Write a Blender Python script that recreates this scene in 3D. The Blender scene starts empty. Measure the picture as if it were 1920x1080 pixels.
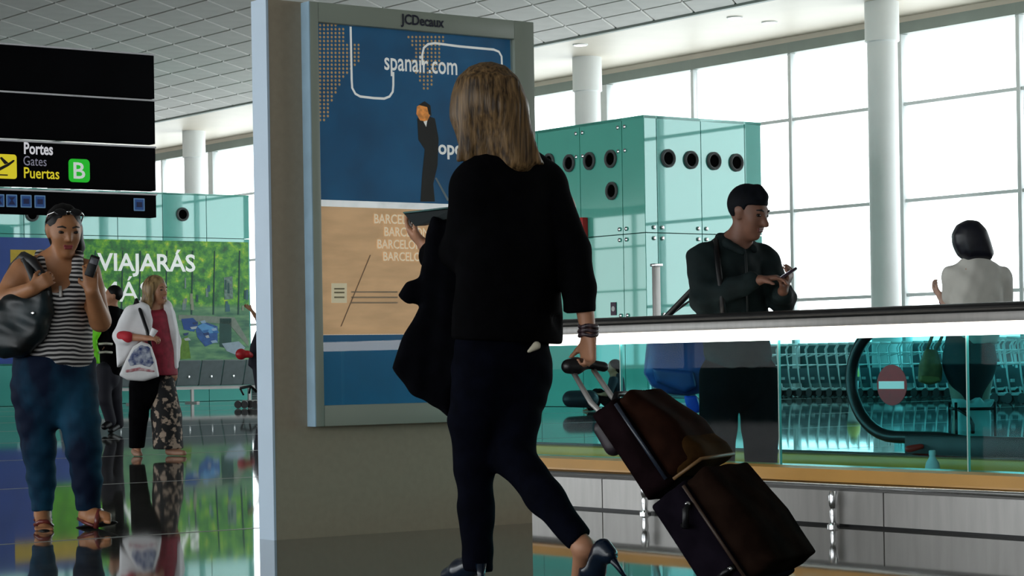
import bpy, bmesh, math, random
import numpy as np
from mathutils import Vector, Matrix

random.seed(7)
np.random.seed(7)
SC = bpy.context.scene
COL = SC.collection

# ------------------------------------------------------------------ camera, world, exposure
F_PX, CAM_H, HORIZON, ROLL = 4300.0, 0.78, 680.0, 0.016
cam_data = bpy.data.cameras.new('camera')
cam = bpy.data.objects.new('camera', cam_data)
COL.objects.link(cam)
cam_data.sensor_width = 36.0
cam_data.lens = F_PX / 1920.0 * 36.0
cam_data.shift_y = (HORIZON - 540.0) / 1920.0
cam_data.clip_end = 400
cam.matrix_world = Matrix.Translation((0, 0, CAM_H)) @ Matrix.Rotation(math.radians(90), 4, 'X') @ Matrix.Rotation(-ROLL, 4, 'Z')
SC.camera = cam

world = bpy.data.worlds.new('overcast_sky')
SC.world = world
world.use_nodes = True
wn = world.node_tree.nodes
wn['Background'].inputs[0].default_value = (0.93, 0.98, 1.0, 1)
wn['Background'].inputs[1].default_value = 4.2

SC.view_settings.view_transform = 'Standard'
SC.view_settings.look = 'None'
SC.view_settings.gamma = 1.0
SC.view_settings.use_curve_mapping = False
SC.view_settings.exposure = 0.0
SC.cycles.max_bounces = 8
SC.cycles.diffuse_bounces = 4
SC.cycles.glossy_bounces = 4
SC.cycles.transparent_max_bounces = 16
SC.cycles.sample_clamp_indirect = 6.0

PHI = math.radians(36.5)          # the building's axes: a runs away to the left, b runs away to the right
SN, CS = math.sin(PHI), math.cos(PHI)
ROTB = Matrix.Rotation(PHI, 4, 'Z')


def AB(a, b, z=0.0):
    return Vector((-SN * a + CS * b, CS * a + SN * b, z))


def P(px, py, d):
    """the point at distance d along the view axis that the photograph shows at pixel (px, py)"""
    dx, du = px - 960.0, HORIZON - py
    c, s = math.cos(ROLL), math.sin(ROLL)
    return Vector(((dx * c + du * s) / F_PX * d, d, CAM_H + (-dx * s + du * c) / F_PX * d))


def to_ab(v):
    return (-SN * v.x + CS * v.y, CS * v.x + SN * v.y)


def project(v):
    X, Z = v.x / v.y * F_PX, (v.z - CAM_H) / v.y * F_PX
    c, s = math.cos(ROLL), math.sin(ROLL)
    return 960 + X * c - Z * s, HORIZON - (X * s + Z * c)


def plane_a(px, py, a):
    """the point of the vertical plane a = const behind a pixel, as (b, z)"""
    r = P(px, py, 1.0) - Vector((0, 0, CAM_H))
    t = a / (-SN * r.x + CS * r.y)
    v = r * t
    return (CS * v.x + SN * v.y, CAM_H + v.z)


def plane_b(px, py, b):
    r = P(px, py, 1.0) - Vector((0, 0, CAM_H))
    t = b / (CS * r.x + SN * r.y)
    v = r * t
    return (-SN * v.x + CS * v.y, CAM_H + v.z)


# portals: they only guide the sky's light through the two window walls
def portal(name, a0, a1, b, z0, z1, sign):
    ld = bpy.data.lights.new(name, 'AREA')
    ld.shape = 'RECTANGLE'
    ld.size, ld.size_y = a1 - a0, z1 - z0
    ld.cycles.is_portal = True
    o = bpy.data.objects.new(name, ld)
    COL.objects.link(o)
    n = Vector((-CS * sign, -SN * sign, 0))       # faces the hall
    x = Vector((-SN, CS, 0))
    zax = -n
    yax = zax.cross(x)
    m = Matrix((x, yax, zax)).transposed().to_4x4()
    m.translation = AB((a0 + a1) / 2, b, (z0 + z1) / 2)
    o.matrix_world = m


portal('daylight_portal', -14, 84, 35.05, 1.05, 7.5, 1)
portal('daylight_portal', -14, 84, -18.05, 0.6, 7.5, -1)

# ------------------------------------------------------------------ materials
MATS = {}


def mat(name, col, rough=0.5, var=0.08, scale=6.0, metal=0.0, spec=0.5, coat=0.0, bump=0.0, emis=None, stretch=(1, 1, 1), col2=None, ior=1.5, p0=0.35, p1=0.65):
    if name in MATS:
        return MATS[name]
    m = bpy.data.materials.new(name)
    m.use_nodes = True
    nt = m.node_tree
    bs = nt.nodes['Principled BSDF']
    bs.inputs['Roughness'].default_value = rough
    bs.inputs['Metallic'].default_value = metal
    bs.inputs['Specular IOR Level'].default_value = spec
    bs.inputs['Coat Weight'].default_value = coat
    bs.inputs['Coat Roughness'].default_value = 0.05
    bs.inputs['IOR'].default_value = ior
    tc = nt.nodes.new('ShaderNodeTexCoord')
    mp = nt.nodes.new('ShaderNodeMapping')
    mp.inputs['Scale'].default_value = stretch
    nz = nt.nodes.new('ShaderNodeTexNoise')
    nz.inputs['Scale'].default_value = scale
    nz.inputs['Detail'].default_value = 4
    rp = nt.nodes.new('ShaderNodeValToRGB')
    c1 = [max(0, x * (1 - var)) for x in col[:3]] + [1]
    c2 = [x * (1 + var) for x in col[:3]] + [1] if col2 is None else list(col2[:3]) + [1]
    rp.color_ramp.elements[0].color = c1
    rp.color_ramp.elements[1].color = c2
    rp.color_ramp.elements[0].position = p0
    rp.color_ramp.elements[1].position = p1
    L = nt.links.new
    L(tc.outputs['Object'], mp.inputs[0])
    L(mp.outputs[0], nz.inputs['Vector'])
    L(nz.outputs['Fac'], rp.inputs[0])
    L(rp.outputs[0], bs.inputs['Base Color'])
    if bump:
        bp = nt.nodes.new('ShaderNodeBump')
        bp.inputs['Strength'].default_value = bump
        bp.inputs['Distance'].default_value = 0.01
        L(nz.outputs['Fac'], bp.inputs['Height'])
        L(bp.outputs[0], bs.inputs['Normal'])
    if emis:
        L(rp.outputs[0], bs.inputs['Emission Color'])
        bs.inputs['Emission Strength'].default_value = emis
    MATS[name] = m
    return m


def glass_mat(name, tint, refl=1.0, rough=0.0):
    """thin clear sheet: tinted straight-through light plus a fresnel reflection"""
    m = bpy.data.materials.new(name)
    m.use_nodes = True
    nt = m.node_tree
    nt.nodes.remove(nt.nodes['Principled BSDF'])
    out = nt.nodes['Material Output']
    tr = nt.nodes.new('ShaderNodeBsdfTransparent')
    nz = nt.nodes.new('ShaderNodeTexNoise')
    nz.inputs['Scale'].default_value = 0.7
    rp = nt.nodes.new('ShaderNodeValToRGB')
    rp.color_ramp.elements[0].color = [t * 0.97 for t in tint] + [1]
    rp.color_ramp.elements[1].color = list(tint) + [1]
    gl = nt.nodes.new('ShaderNodeBsdfGlossy')
    gl.inputs['Roughness'].default_value = rough
    gl.inputs['Color'].default_value = (refl, refl, refl, 1)
    fr = nt.nodes.new('ShaderNodeFresnel')
    fr.inputs['IOR'].default_value = 1.45
    mx = nt.nodes.new('ShaderNodeMixShader')
    L = nt.links.new
    L(nz.outputs['Fac'], rp.inputs[0])
    L(rp.outputs[0], tr.inputs['Color'])
    ge = nt.nodes.new('ShaderNodeNewGeometry')
    sb_ = nt.nodes.new('ShaderNodeMath')
    sb_.operation = 'SUBTRACT'
    sb_.inputs[0].default_value = 1.0
    ml_ = nt.nodes.new('ShaderNodeMath')
    ml_.operation = 'MULTIPLY'
    L(ge.outputs['Backfacing'], sb_.inputs[1])
    L(sb_.outputs[0], ml_.inputs[0])
    L(fr.outputs[0], ml_.inputs[1])
    L(ml_.outputs[0], mx.inputs[0])
    L(tr.outputs[0], mx.inputs[1])
    L(gl.outputs[0], mx.inputs[2])
    L(mx.outputs[0], out.inputs['Surface'])
    MATS[name] = m
    return m


def cabin_mat(name, col, gloss=0.3):
    """back-painted glass sheet: coloured body under a strong mirror-like face"""
    m = bpy.data.materials.new(name)
    m.use_nodes = True
    nt = m.node_tree
    bs = nt.nodes['Principled BSDF']
    bs.inputs['Roughness'].default_value = 0.5
    tc = nt.nodes.new('ShaderNodeTexCoord')
    nz = nt.nodes.new('ShaderNodeTexNoise')
    nz.inputs['Scale'].default_value = 0.8
    rp = nt.nodes.new('ShaderNodeValToRGB')
    rp.color_ramp.elements[0].color = [c * 0.9 for c in col] + [1]
    rp.color_ramp.elements[1].color = [c * 1.08 for c in col] + [1]
    gl = nt.nodes.new('ShaderNodeBsdfGlossy')
    gl.inputs['Roughness'].default_value = 0.02
    gl.inputs['Color'].default_value = (0.82, 1.0, 0.97, 1)
    lw = nt.nodes.new('ShaderNodeFresnel')
    lw.inputs['IOR'].default_value = 1.5
    ad = nt.nodes.new('ShaderNodeMath')
    ad.operation = 'ADD'
    ad.inputs[1].default_value = gloss
    ad.use_clamp = True
    mx = nt.nodes.new('ShaderNodeMixShader')
    L = nt.links.new
    L(tc.outputs['Object'], nz.inputs['Vector'])
    L(nz.outputs['Fac'], rp.inputs[0])
    L(rp.outputs[0], bs.inputs['Base Color'])
    L(lw.outputs[0], ad.inputs[0])
    L(ad.outputs[0], mx.inputs[0])
    L(bs.outputs[0], mx.inputs[1])
    L(gl.outputs[0], mx.inputs[2])
    L(mx.outputs[0], nt.nodes['Material Output'].inputs['Surface'])
    MATS[name] = m
    return m


def stripe_mat(name, c1, c2, period, duty=0.5, axis='Z', rough=0.8):
    m = bpy.data.materials.new(name)
    m.use_nodes = True
    nt = m.node_tree
    bs = nt.nodes['Principled BSDF']
    bs.inputs['Roughness'].default_value = rough
    tc = nt.nodes.new('ShaderNodeTexCoord')
    sp = nt.nodes.new('ShaderNodeSeparateXYZ')
    nz = nt.nodes.new('ShaderNodeTexNoise')
    nz.inputs['Scale'].default_value = 5
    ma = nt.nodes.new('ShaderNodeMath')
    ma.operation = 'MULTIPLY_ADD'
    ma.inputs[1].default_value = 0.05
    dv = nt.nodes.new('ShaderNodeMath')
    dv.operation = 'DIVIDE'
    dv.inputs[1].default_value = period
    fr = nt.nodes.new('ShaderNodeMath')
    fr.operation = 'FRACT'
    rp = nt.nodes.new('ShaderNodeValToRGB')
    rp.color_ramp.interpolation = 'CONSTANT'
    rp.color_ramp.elements[0].color = list(c1) + [1]
    rp.color_ramp.elements[1].color = list(c2) + [1]
    rp.color_ramp.elements[1].position = duty
    L = nt.links.new
    L(tc.outputs['Object'], sp.inputs[0])
    L(tc.outputs['Object'], nz.inputs['Vector'])
    L(nz.outputs['Fac'], ma.inputs[0])
    L(sp.outputs[axis], ma.inputs[2])
    L(ma.outputs[0], dv.inputs[0])
    L(dv.outputs[0], fr.inputs[0])
    L(fr.outputs[0], rp.inputs[0])
    L(rp.outputs[0], bs.inputs['Base Color'])
    MATS[name] = m
    return m


M_white = mat('white_paint', (0.78, 0.80, 0.79), 0.5, 0.03, 1.2)
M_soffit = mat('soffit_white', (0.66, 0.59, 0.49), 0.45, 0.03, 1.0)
M_tile = mat('ceiling_tile', (0.55, 0.535, 0.505), 0.75, 0.04, 2.0, bump=0.05)
M_ceil_back = mat('ceiling_void', (0.30, 0.29, 0.27), 0.9, 0.05, 1.0)
M_wall = mat('wall_plaster', (0.42, 0.41, 0.40), 0.8, 0.05, 0.6)
M_floor = mat('polished_floor', (0.085, 0.082, 0.075), 0.035, 0.25, 9.0, spec=0.6, ior=1.6)
M_joint = mat('joint_metal', (0.45, 0.45, 0.43), 0.3, 0.05, 9.0)
M_frame = mat('window_frame_paint', (0.62, 0.66, 0.66), 0.4, 0.04, 2.0)
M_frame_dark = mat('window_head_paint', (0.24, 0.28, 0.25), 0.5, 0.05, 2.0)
M_parapet = mat('parapet_panel', (0.02, 0.06, 0.07), 0.4, 0.1, 1.0)
M_window = glass_mat('window_glass', (0.97, 0.99, 0.99))
M_bal_glass = glass_mat('balustrade_glass', (0.60, 0.95, 0.97), 0.16)
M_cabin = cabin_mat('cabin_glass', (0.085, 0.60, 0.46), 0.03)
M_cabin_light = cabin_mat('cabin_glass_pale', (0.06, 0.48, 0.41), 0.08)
M_chrome = mat('chrome', (0.75, 0.76, 0.77), 0.12, 0.03, 8.0, metal=1.0)
M_steel = mat('brushed_steel', (0.44, 0.425, 0.41), 0.40, 0.06, 3.0, metal=0.35, stretch=(1, 8, 1))
M_orange = mat('ochre_trim', (0.72, 0.38, 0.10), 0.3, 0.06, 3.0)
M_rubber = mat('black_rubber', (0.008, 0.008, 0.009), 0.35, 0.2, 6.0)
M_black = mat('black_paint', (0.004, 0.004, 0.005), 0.4, 0.2, 6.0, spec=0.3)
M_darkgrey = mat('dark_grey', (0.04, 0.042, 0.045), 0.5, 0.2, 6.0)
M_lamp = mat('lamp_white', (1.0, 0.96, 0.88), 0.5, 0.01, 2.0, emis=7.0)
M_down = mat('downlight_white', (1.0, 0.97, 0.9), 0.5, 0.01, 2.0, emis=12.0)
M_glow = mat('handrail_lamp', (1.0, 0.95, 0.86), 0.5, 0.01, 2.0, emis=5.0)

# ------------------------------------------------------------------ mesh helpers
WMX = {}


def link(o, parent=None, mw=None):
    COL.objects.link(o)
    mw = mw if mw is not None else Matrix.Identity(4)
    WMX[o.name] = mw.copy()
    if parent is not None:
        o.parent = parent
        o.matrix_parent_inverse = WMX[parent.name].inverted()
    o.matrix_basis = mw
    return o


def tag(o, label, cat, group=None, kind=None):
    o['label'] = label
    o['category'] = cat
    if group:
        o['group'] = group
    if kind:
        o['kind'] = kind
    return o


def empty(name, loc, label, cat, group=None, rot=None):
    o = bpy.data.objects.new(name, None)
    o.empty_display_size = 0.1
    mw = Matrix.Translation(loc) @ (rot if rot is not None else Matrix.Identity(4))
    link(o, None, mw)
    return tag(o, label, cat, group)


def mesh_from(name, verts, faces, material, smooth=False):
    me = bpy.data.meshes.new(name)
    me.from_pydata([tuple(v) for v in verts], [], [tuple(f) for f in faces])
    me.materials.append(material)
    if smooth:
        me.polygons.foreach_set('use_smooth', [True] * len(me.polygons))
    me.update()
    return me


def obj(name, me, parent=None, mw=None):
    return link(bpy.data.objects.new(name, me), parent, mw)


def box_mesh(name, sx, sy, sz, material, bevel=0.0, seg=2, z0=None):
    bm = bmesh.new()
    bmesh.ops.create_cube(bm, size=1.0)
    for v in bm.verts:
        v.co.x *= sx
        v.co.y *= sy
        v.co.z *= sz
        if z0 is not None:
            v.co.z += sz / 2
    if bevel:
        bmesh.ops.bevel(bm, geom=list(bm.edges), offset=bevel, segments=seg, affect='EDGES', profile=0.5)
    me = bpy.data.meshes.new(name)
    bm.to_mesh(me)
    bm.free()
    me.materials.append(material)
    if bevel:
        me.polygons.foreach_set('use_smooth', [True] * len(me.polygons))
        try:
            me.set_sharp_from_angle(angle=math.radians(40))
        except Exception:
            pass
    return me


def box_ab(name, a0, a1, b0, b1, z0, z1, material, parent=None, bevel=0.0):
    """a box square to the building"""
    me = box_mesh(name, abs(b1 - b0), abs(a1 - a0), abs(z1 - z0), material, bevel)
    mw = Matrix.Translation(AB((a0 + a1) / 2, (b0 + b1) / 2, (z0 + z1) / 2)) @ ROTB
    return obj(name, me, parent, mw)


def struct(o):
    o['kind'] = 'structure'
    return o


def tube_mesh(name, pts, r, material, n=8, closed=False, caps=True):
    """round bar along a polyline; r may be a list"""
    pts = [Vector(p) for p in pts]
    N = len(pts)
    rs = r if isinstance(r, (list, tuple)) else [r] * N
    verts, faces = [], []
    up = None
    for i, p in enumerate(pts):
        if closed:
            t = pts[(i + 1) % N] - pts[i - 1]
        else:
            t = pts[min(i + 1, N - 1)] - pts[max(i - 1, 0)]
        t.normalize()
        if up is None:
            up = Vector((0, 0, 1)) if abs(t.z) < 0.9 else Vector((1, 0, 0))
        x = t.cross(up)
        x.normalize()
        y = x.cross(t)
        up = y.copy()
        for k in range(n):
            w = 2 * math.pi * k / n
            verts.append(p + x * math.cos(w) * rs[i] + y * math.sin(w) * rs[i])
    M = N if closed else N - 1
    for i in range(M):
        j = (i + 1) % N
        for k in range(n):
            l = (k + 1) % n
            faces.append((i * n + k, i * n + l, j * n + l, j * n + k))
    if caps and not closed:
        faces.append(tuple(range(n - 1, -1, -1)))
        faces.append(tuple((N - 1) * n + k for k in range(n)))
    return mesh_from(name, verts, faces, material, True)


def tube(name, pts, r, material, parent=None, n=8, closed=False):
    c = sum((Vector(p) for p in pts), Vector()) / len(pts)
    me = tube_mesh(name, [Vector(p) - c for p in pts], r, material, n, closed)
    return obj(name, me, parent, Matrix.Translation(c))


def lathe_mesh(name, prof, material, n=24):
    """profile of (radius, z)"""
    verts, faces = [], []
    for r, z in prof:
        for k in range(n):
            w = 2 * math.pi * k / n
            verts.append((r * math.cos(w), r * math.sin(w), z))
    for i in range(len(prof) - 1):
        for k in range(n):
            l = (k + 1) % n
            faces.append((i * n + k, i * n + l, (i + 1) * n + l, (i + 1) * n + k))
    faces.append(tuple(range(n - 1, -1, -1)))
    faces.append(tuple((len(prof) - 1) * n + k for k in range(n)))
    me = mesh_from(name, verts, faces, material, True)
    try:
        me.set_sharp_from_angle(angle=math.radians(35))
    except Exception:
        pass
    return me


def frame_mw(origin, ex, ey, ez):
    m = Matrix((ex, ey, ez)).transposed().to_4x4()
    m.translation = origin
    return m


def flat_poly(name, pts2, thick, material, parent, mw):
    """thin sheet from an outline in the local xy plane, thickness towards +z"""
    n = len(pts2)
    verts = [(x, y, 0) for x, y in pts2] + [(x, y, thick) for x, y in pts2]
    faces = [tuple(range(n - 1, -1, -1)), tuple(range(n, 2 * n))]
    for i in range(n):
        j = (i + 1) % n
        faces.append((i, j, n + j, n + i))
    me = mesh_from(name, verts, faces, material)
    bm = bmesh.new()
    bm.from_mesh(me)
    bmesh.ops.recalc_face_normals(bm, faces=bm.faces)
    bm.to_mesh(me)
    bm.free()
    return obj(name, me, parent, mw)


def text_mesh(name, body, material, width=None, height=None, bold=0.0, extrude=0.002, shear=0.0, spacing=1.0):
    cu = bpy.data.curves.new(name, 'FONT')
    cu.body = body
    cu.size = 1.0
    cu.offset = bold
    cu.extrude = 0.0
    cu.shear = shear
    cu.space_character = spacing
    cu.resolution_u = 3
    to = bpy.data.objects.new(name, cu)
    COL.objects.link(to)
    dg = bpy.context.evaluated_depsgraph_get()
    me = bpy.data.meshes.new_from_object(to.evaluated_get(dg))
    bpy.data.objects.remove(to)
    bpy.data.curves.remove(cu)
    co = np.zeros(len(me.vertices) * 3)
    me.vertices.foreach_get('co', co)
    co = co.reshape(-1, 3)
    mn, mx = co.min(0), co.max(0)
    sx = width / (mx[0] - mn[0]) if width else None
    sy = height / (mx[1] - mn[1]) if height else None
    sx = sx or sy
    sy = sy or sx
    co[:, 0] = (co[:, 0] - mn[0]) * sx
    co[:, 1] = (co[:, 1] - mn[1]) * sy
    co[:, 2] = extrude
    me.vertices.foreach_set('co', co.ravel())
    me.materials.clear()
    me.materials.append(material)
    me.update()
    me.name = name
    return me


# ------------------------------------------------------------------ implicit surfaces (bodies, clothes, soft bags)
def _np(v):
    return np.array([v[0], v[1], v[2]], dtype=np.float64)


class Soft:
    """blended round cones, ellipsoids and padded outlines, turned into one closed surface"""

    def __init__(self, voxel=0.01):
        self.ops = []
        self.vox = voxel
        self.waves = []

    def cone(self, p0, r0, p1=None, r1=None, k=0.02, flat=None, mode='u'):
        p0 = _np(p0)
        p1 = p0 + np.array([0, 0, 1e-5]) if p1 is None else _np(p1)
        r1 = r0 if r1 is None else r1
        fl = None if flat is None else (_np(Vector(flat[0]).normalized()), flat[1])
        self.ops.append(('c', p0, r0, p1, r1, k, fl, mode))
        return self

    def chain(self, pts, k=0.02, flat=None):
        for (p, r), (q, s) in zip(pts[:-1], pts[1:]):
            self.cone(p, r, q, s, k, flat)
        return self

    def ell(self, c, axes, radii, k=0.02, mode='u'):
        self.ops.append(('e', _np(c), [_np(a) for a in axes], radii, k, mode))
        return self

    def poly(self, origin, ex, ey, pts2, half, rnd, k=0.02, bend=None, mode='u'):
        ex, ey = Vector(ex).normalized(), Vector(ey).normalized()
        ez = ex.cross(ey)
        self.ops.append(('p', _np(origin), _np(ex), _np(ey), _np(ez), np.array(pts2, float), half, rnd, k, mode, bend))
        return self

    def cut(self, p, n, rad=None):
        self.ops.append(('h', _np(p), _np(Vector(n).normalized()), rad))
        return self

    def _bounds(self, op):
        if op[0] == 'c':
            r = max(op[2], op[4]) * 1.05 + op[5] + self.vox * 2
            return np.minimum(op[1], op[3]) - r, np.maximum(op[1], op[3]) + r
        if op[0] == 'e':
            r = max(op[3]) + op[4] + self.vox * 2
            return op[1] - r, op[1] + r
        o, ex, ey, ez, pts, half = op[1:7]
        w = np.array([o + ex * x + ey * y + ez * s for x, y in pts for s in (-half, half)])
        r = op[8] + self.vox * 2 + (abs(op[10]) if op[10] else 0)
        return w.min(0) - r, w.max(0) + r

    def build(self, name, material, parent=None, smooth=1):
        v = self.vox
        bl, bh = [], []
        for op in self.ops:
            if op[0] == 'h' or (op[0] != 'h' and op[7 if op[0] == 'c' else 5 if op[0] == 'e' else 9] == 's'):
                continue
            l, h = self._bounds(op)
            bl.append(l)
            bh.append(h)
        lo, hi = np.min(bl, 0) - v * 2, np.max(bh, 0) + v * 2
        n = np.ceil((hi - lo) / v).astype(int) + 1
        f = np.full(n, 1.0)
        ax = [lo[i] + np.arange(n[i]) * v for i in range(3)]
        for op in self.ops:
            if op[0] == 'h':
                d = ((ax[0] - op[1][0]) * op[2][0])[:, None, None] + ((ax[1] - op[1][1]) * op[2][1])[None, :, None] + ((ax[2] - op[1][2]) * op[2][2])[None, None, :]
                if op[3] is None:
                    f = np.maximum(f, d)
                else:
                    r2 = ((ax[0] - op[1][0]) ** 2)[:, None, None] + ((ax[1] - op[1][1]) ** 2)[None, :, None] + ((ax[2] - op[1][2]) ** 2)[None, None, :]
                    f = np.where(r2 < op[3] ** 2, np.maximum(f, d), f)
                continue
            l, h = self._bounds(op)
            i0 = np.clip(np.floor((l - lo) / v).astype(int), 0, n)
            i1 = np.clip(np.ceil((h - lo) / v).astype(int) + 1, 0, n)
            if np.any(i1 <= i0):
                continue
            X = ax[0][i0[0]:i1[0]][:, None, None]
            Y = ax[1][i0[1]:i1[1]][None, :, None]
            Z = ax[2][i0[2]:i1[2]][None, None, :]
            if op[0] == 'c':
                _, p0, r0, p1, r1, k, fl, mode = op
                x, y, z = X - p0[0] + 0 * Y + 0 * Z, Y - p0[1] + 0 * X + 0 * Z, Z - p0[2] + 0 * X + 0 * Y
                ba = p1 - p0
                sc = 1.0
                if fl is not None:
                    nn, kk = fl
                    g = (x * nn[0] + y * nn[1] + z * nn[2]) * (1 / kk - 1)
                    x, y, z = x + nn[0] * g, y + nn[1] * g, z + nn[2] * g
                    ba = ba + nn * (ba @ nn) * (1 / kk - 1)
                    sc = 0.5 + 0.5 * kk
                t = np.clip((x * ba[0] + y * ba[1] + z * ba[2]) / max(ba @ ba, 1e-12), 0, 1)
                d = np.sqrt((x - ba[0] * t) ** 2 + (y - ba[1] * t) ** 2 + (z - ba[2] * t) ** 2) - (r0 + (r1 - r0) * t)
                d = d * sc
            elif op[0] == 'e':
                _, c, axs, rad, k, mode = op
                q = 0
                for e, r in zip(axs, rad):
                    q = q + (((X - c[0]) * e[0] + (Y - c[1]) * e[1] + (Z - c[2]) * e[2]) / r) ** 2
                q = np.sqrt(q)
                d = (q - 1) * min(rad)
            else:
                _, o, ex, ey, ez, pts, half, rnd, k, mode, bend = op
                dx, dy, dz = X - o[0], Y - o[1], Z - o[2]
                u = dx * ex[0] + dy * ex[1] + dz * ex[2]
                w = dx * ey[0] + dy * ey[1] + dz * ey[2]
                s = dx * ez[0] + dy * ez[1] + dz * ez[2]
                if bend:
                    um, uM = pts[:, 0].min(), pts[:, 0].max()
                    s = s - bend * ((u - (um + uM) / 2) / ((uM - um) / 2)) ** 2
                best = np.full(u.shape, 1e9)
                ins = np.zeros(u.shape, bool)
                m = len(pts)
                for i in range(m):
                    A, B = pts[i], pts[(i + 1) % m]
                    e = B - A
                    t = np.clip(((u - A[0]) * e[0] + (w - A[1]) * e[1]) / max(e @ e, 1e-12), 0, 1)
                    best = np.minimum(best, (u - A[0] - e[0] * t) ** 2 + (w - A[1] - e[1] * t) ** 2)
                    if A[1] != B[1]:
                        cr = ((A[1] > w) != (B[1] > w)) & (u < (B[0] - A[0]) * (w - A[1]) / (B[1] - A[1]) + A[0])
                        ins ^= cr
                d2 = np.sqrt(best) * np.where(ins, -1, 1)
                qx, qy = d2 + rnd, np.abs(s) - half + rnd
                d = np.minimum(np.maximum(qx, qy), 0) + np.sqrt(np.maximum(qx, 0) ** 2 + np.maximum(qy, 0) ** 2) - rnd
            S = f[i0[0]:i1[0], i0[1]:i1[1], i0[2]:i1[2]]
            if mode == 's':
                d = -d
                hh = np.maximum(k - np.abs(S - d), 0) / max(k, 1e-9)
                S[...] = np.maximum(S, d) + hh * hh * k * 0.25
            else:
                hh = np.maximum(k - np.abs(S - d), 0) / max(k, 1e-9)
                S[...] = np.minimum(S, d) - hh * hh * k * 0.25
        for amp, kv, ph in self.waves:
            f = f + amp * np.sin((ax[0] * kv[0])[:, None, None] + (ax[1] * kv[1])[None, :, None] + (ax[2] * kv[2])[None, None, :] + ph)
        me = surface_nets(name, f, lo, v, material, smooth)
        c = me[1]
        return obj(name, me[0], parent, Matrix.Translation(Vector(c)))


def surface_nets(name, f, lo, v, material, smooth):
    ins = f < 0
    a, b, c = f.shape
    cnt = np.zeros((a - 1, b - 1, c - 1))
    pos = np.zeros((a - 1, b - 1, c - 1, 3))
    for axis in range(3):
        o1, o2 = [i for i in range(3) if i != axis]
        for s1 in (0, 1):
            for s2 in (0, 1):
                sl0, sl1 = [None] * 3, [None] * 3
                sl0[axis] = slice(0, f.shape[axis] - 1)
                sl1[axis] = slice(1, f.shape[axis])
                for oo, ss in ((o1, s1), (o2, s2)):
                    sl0[oo] = sl1[oo] = slice(ss, f.shape[oo] - 1 + ss)
                f0, f1 = f[tuple(sl0)], f[tuple(sl1)]
                cr = (f0 < 0) != (f1 < 0)
                den = np.where(cr, f0 - f1, 1.0)
                t = np.where(cr, f0 / den, 0)
                cnt += cr
                pos[..., axis] += t * cr
                pos[..., o1] += s1 * cr
                pos[..., o2] += s2 * cr
    act = cnt > 0
    ids = -np.ones(cnt.shape, int)
    ids[act] = np.arange(act.sum())
    idx = np.argwhere(act)
    vert = lo + (idx + pos[act] / cnt[act][:, None]) * v
    faces = []
    for axis in range(3):
        o1, o2 = [(1, 2), (2, 0), (0, 1)][axis]
        sl0, sl1 = [slice(1, f.shape[i] - 1) for i in range(3)], [slice(1, f.shape[i] - 1) for i in range(3)]
        sl0[axis] = slice(0, f.shape[axis] - 1)
        sl1[axis] = slice(1, f.shape[axis])
        i0, i1 = ins[tuple(sl0)], ins[tuple(sl1)]
        e = np.argwhere(i0 != i1)
        if len(e) == 0:
            continue
        flip = i0[i0 != i1]
        base = e.copy()
        base[:, o1] += 1
        base[:, o2] += 1
        q = []
        for s1, s2 in ((0, 0), (1, 0), (1, 1), (0, 1)):
            cc = base.copy()
            cc[:, o1] -= s1
            cc[:, o2] -= s2
            q.append(ids[cc[:, 0], cc[:, 1], cc[:, 2]])
        q = np.stack(q, 1)
        q = np.where(flip[:, None], q, q[:, ::-1])
        faces.append(q)
    faces = np.concatenate(faces)
    faces = faces[(faces >= 0).all(1)]
    for _ in range(smooth):
        acc = np.zeros_like(vert)
        num = np.zeros(len(vert))
        for i in range(4):
            p, q = faces[:, i], faces[:, (i + 1) % 4]
            np.add.at(acc, p, vert[q])
            np.add.at(num, p, 1)
            np.add.at(acc, q, vert[p])
            np.add.at(num, q, 1)
        vert = vert * 0.5 + 0.5 * acc / np.maximum(num, 1)[:, None]
    cen = (vert.min(0) + vert.max(0)) / 2
    me = bpy.data.meshes.new(name)
    me.from_pydata((vert - cen).tolist(), [], faces.tolist())
    me.polygons.foreach_set('use_smooth', [True] * len(me.polygons))
    me.materials.append(material)
    me.update()
    return me, cen


def unit(v):
    return Vector(v).normalized()


UP = Vector((0, 0, 1))


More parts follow.
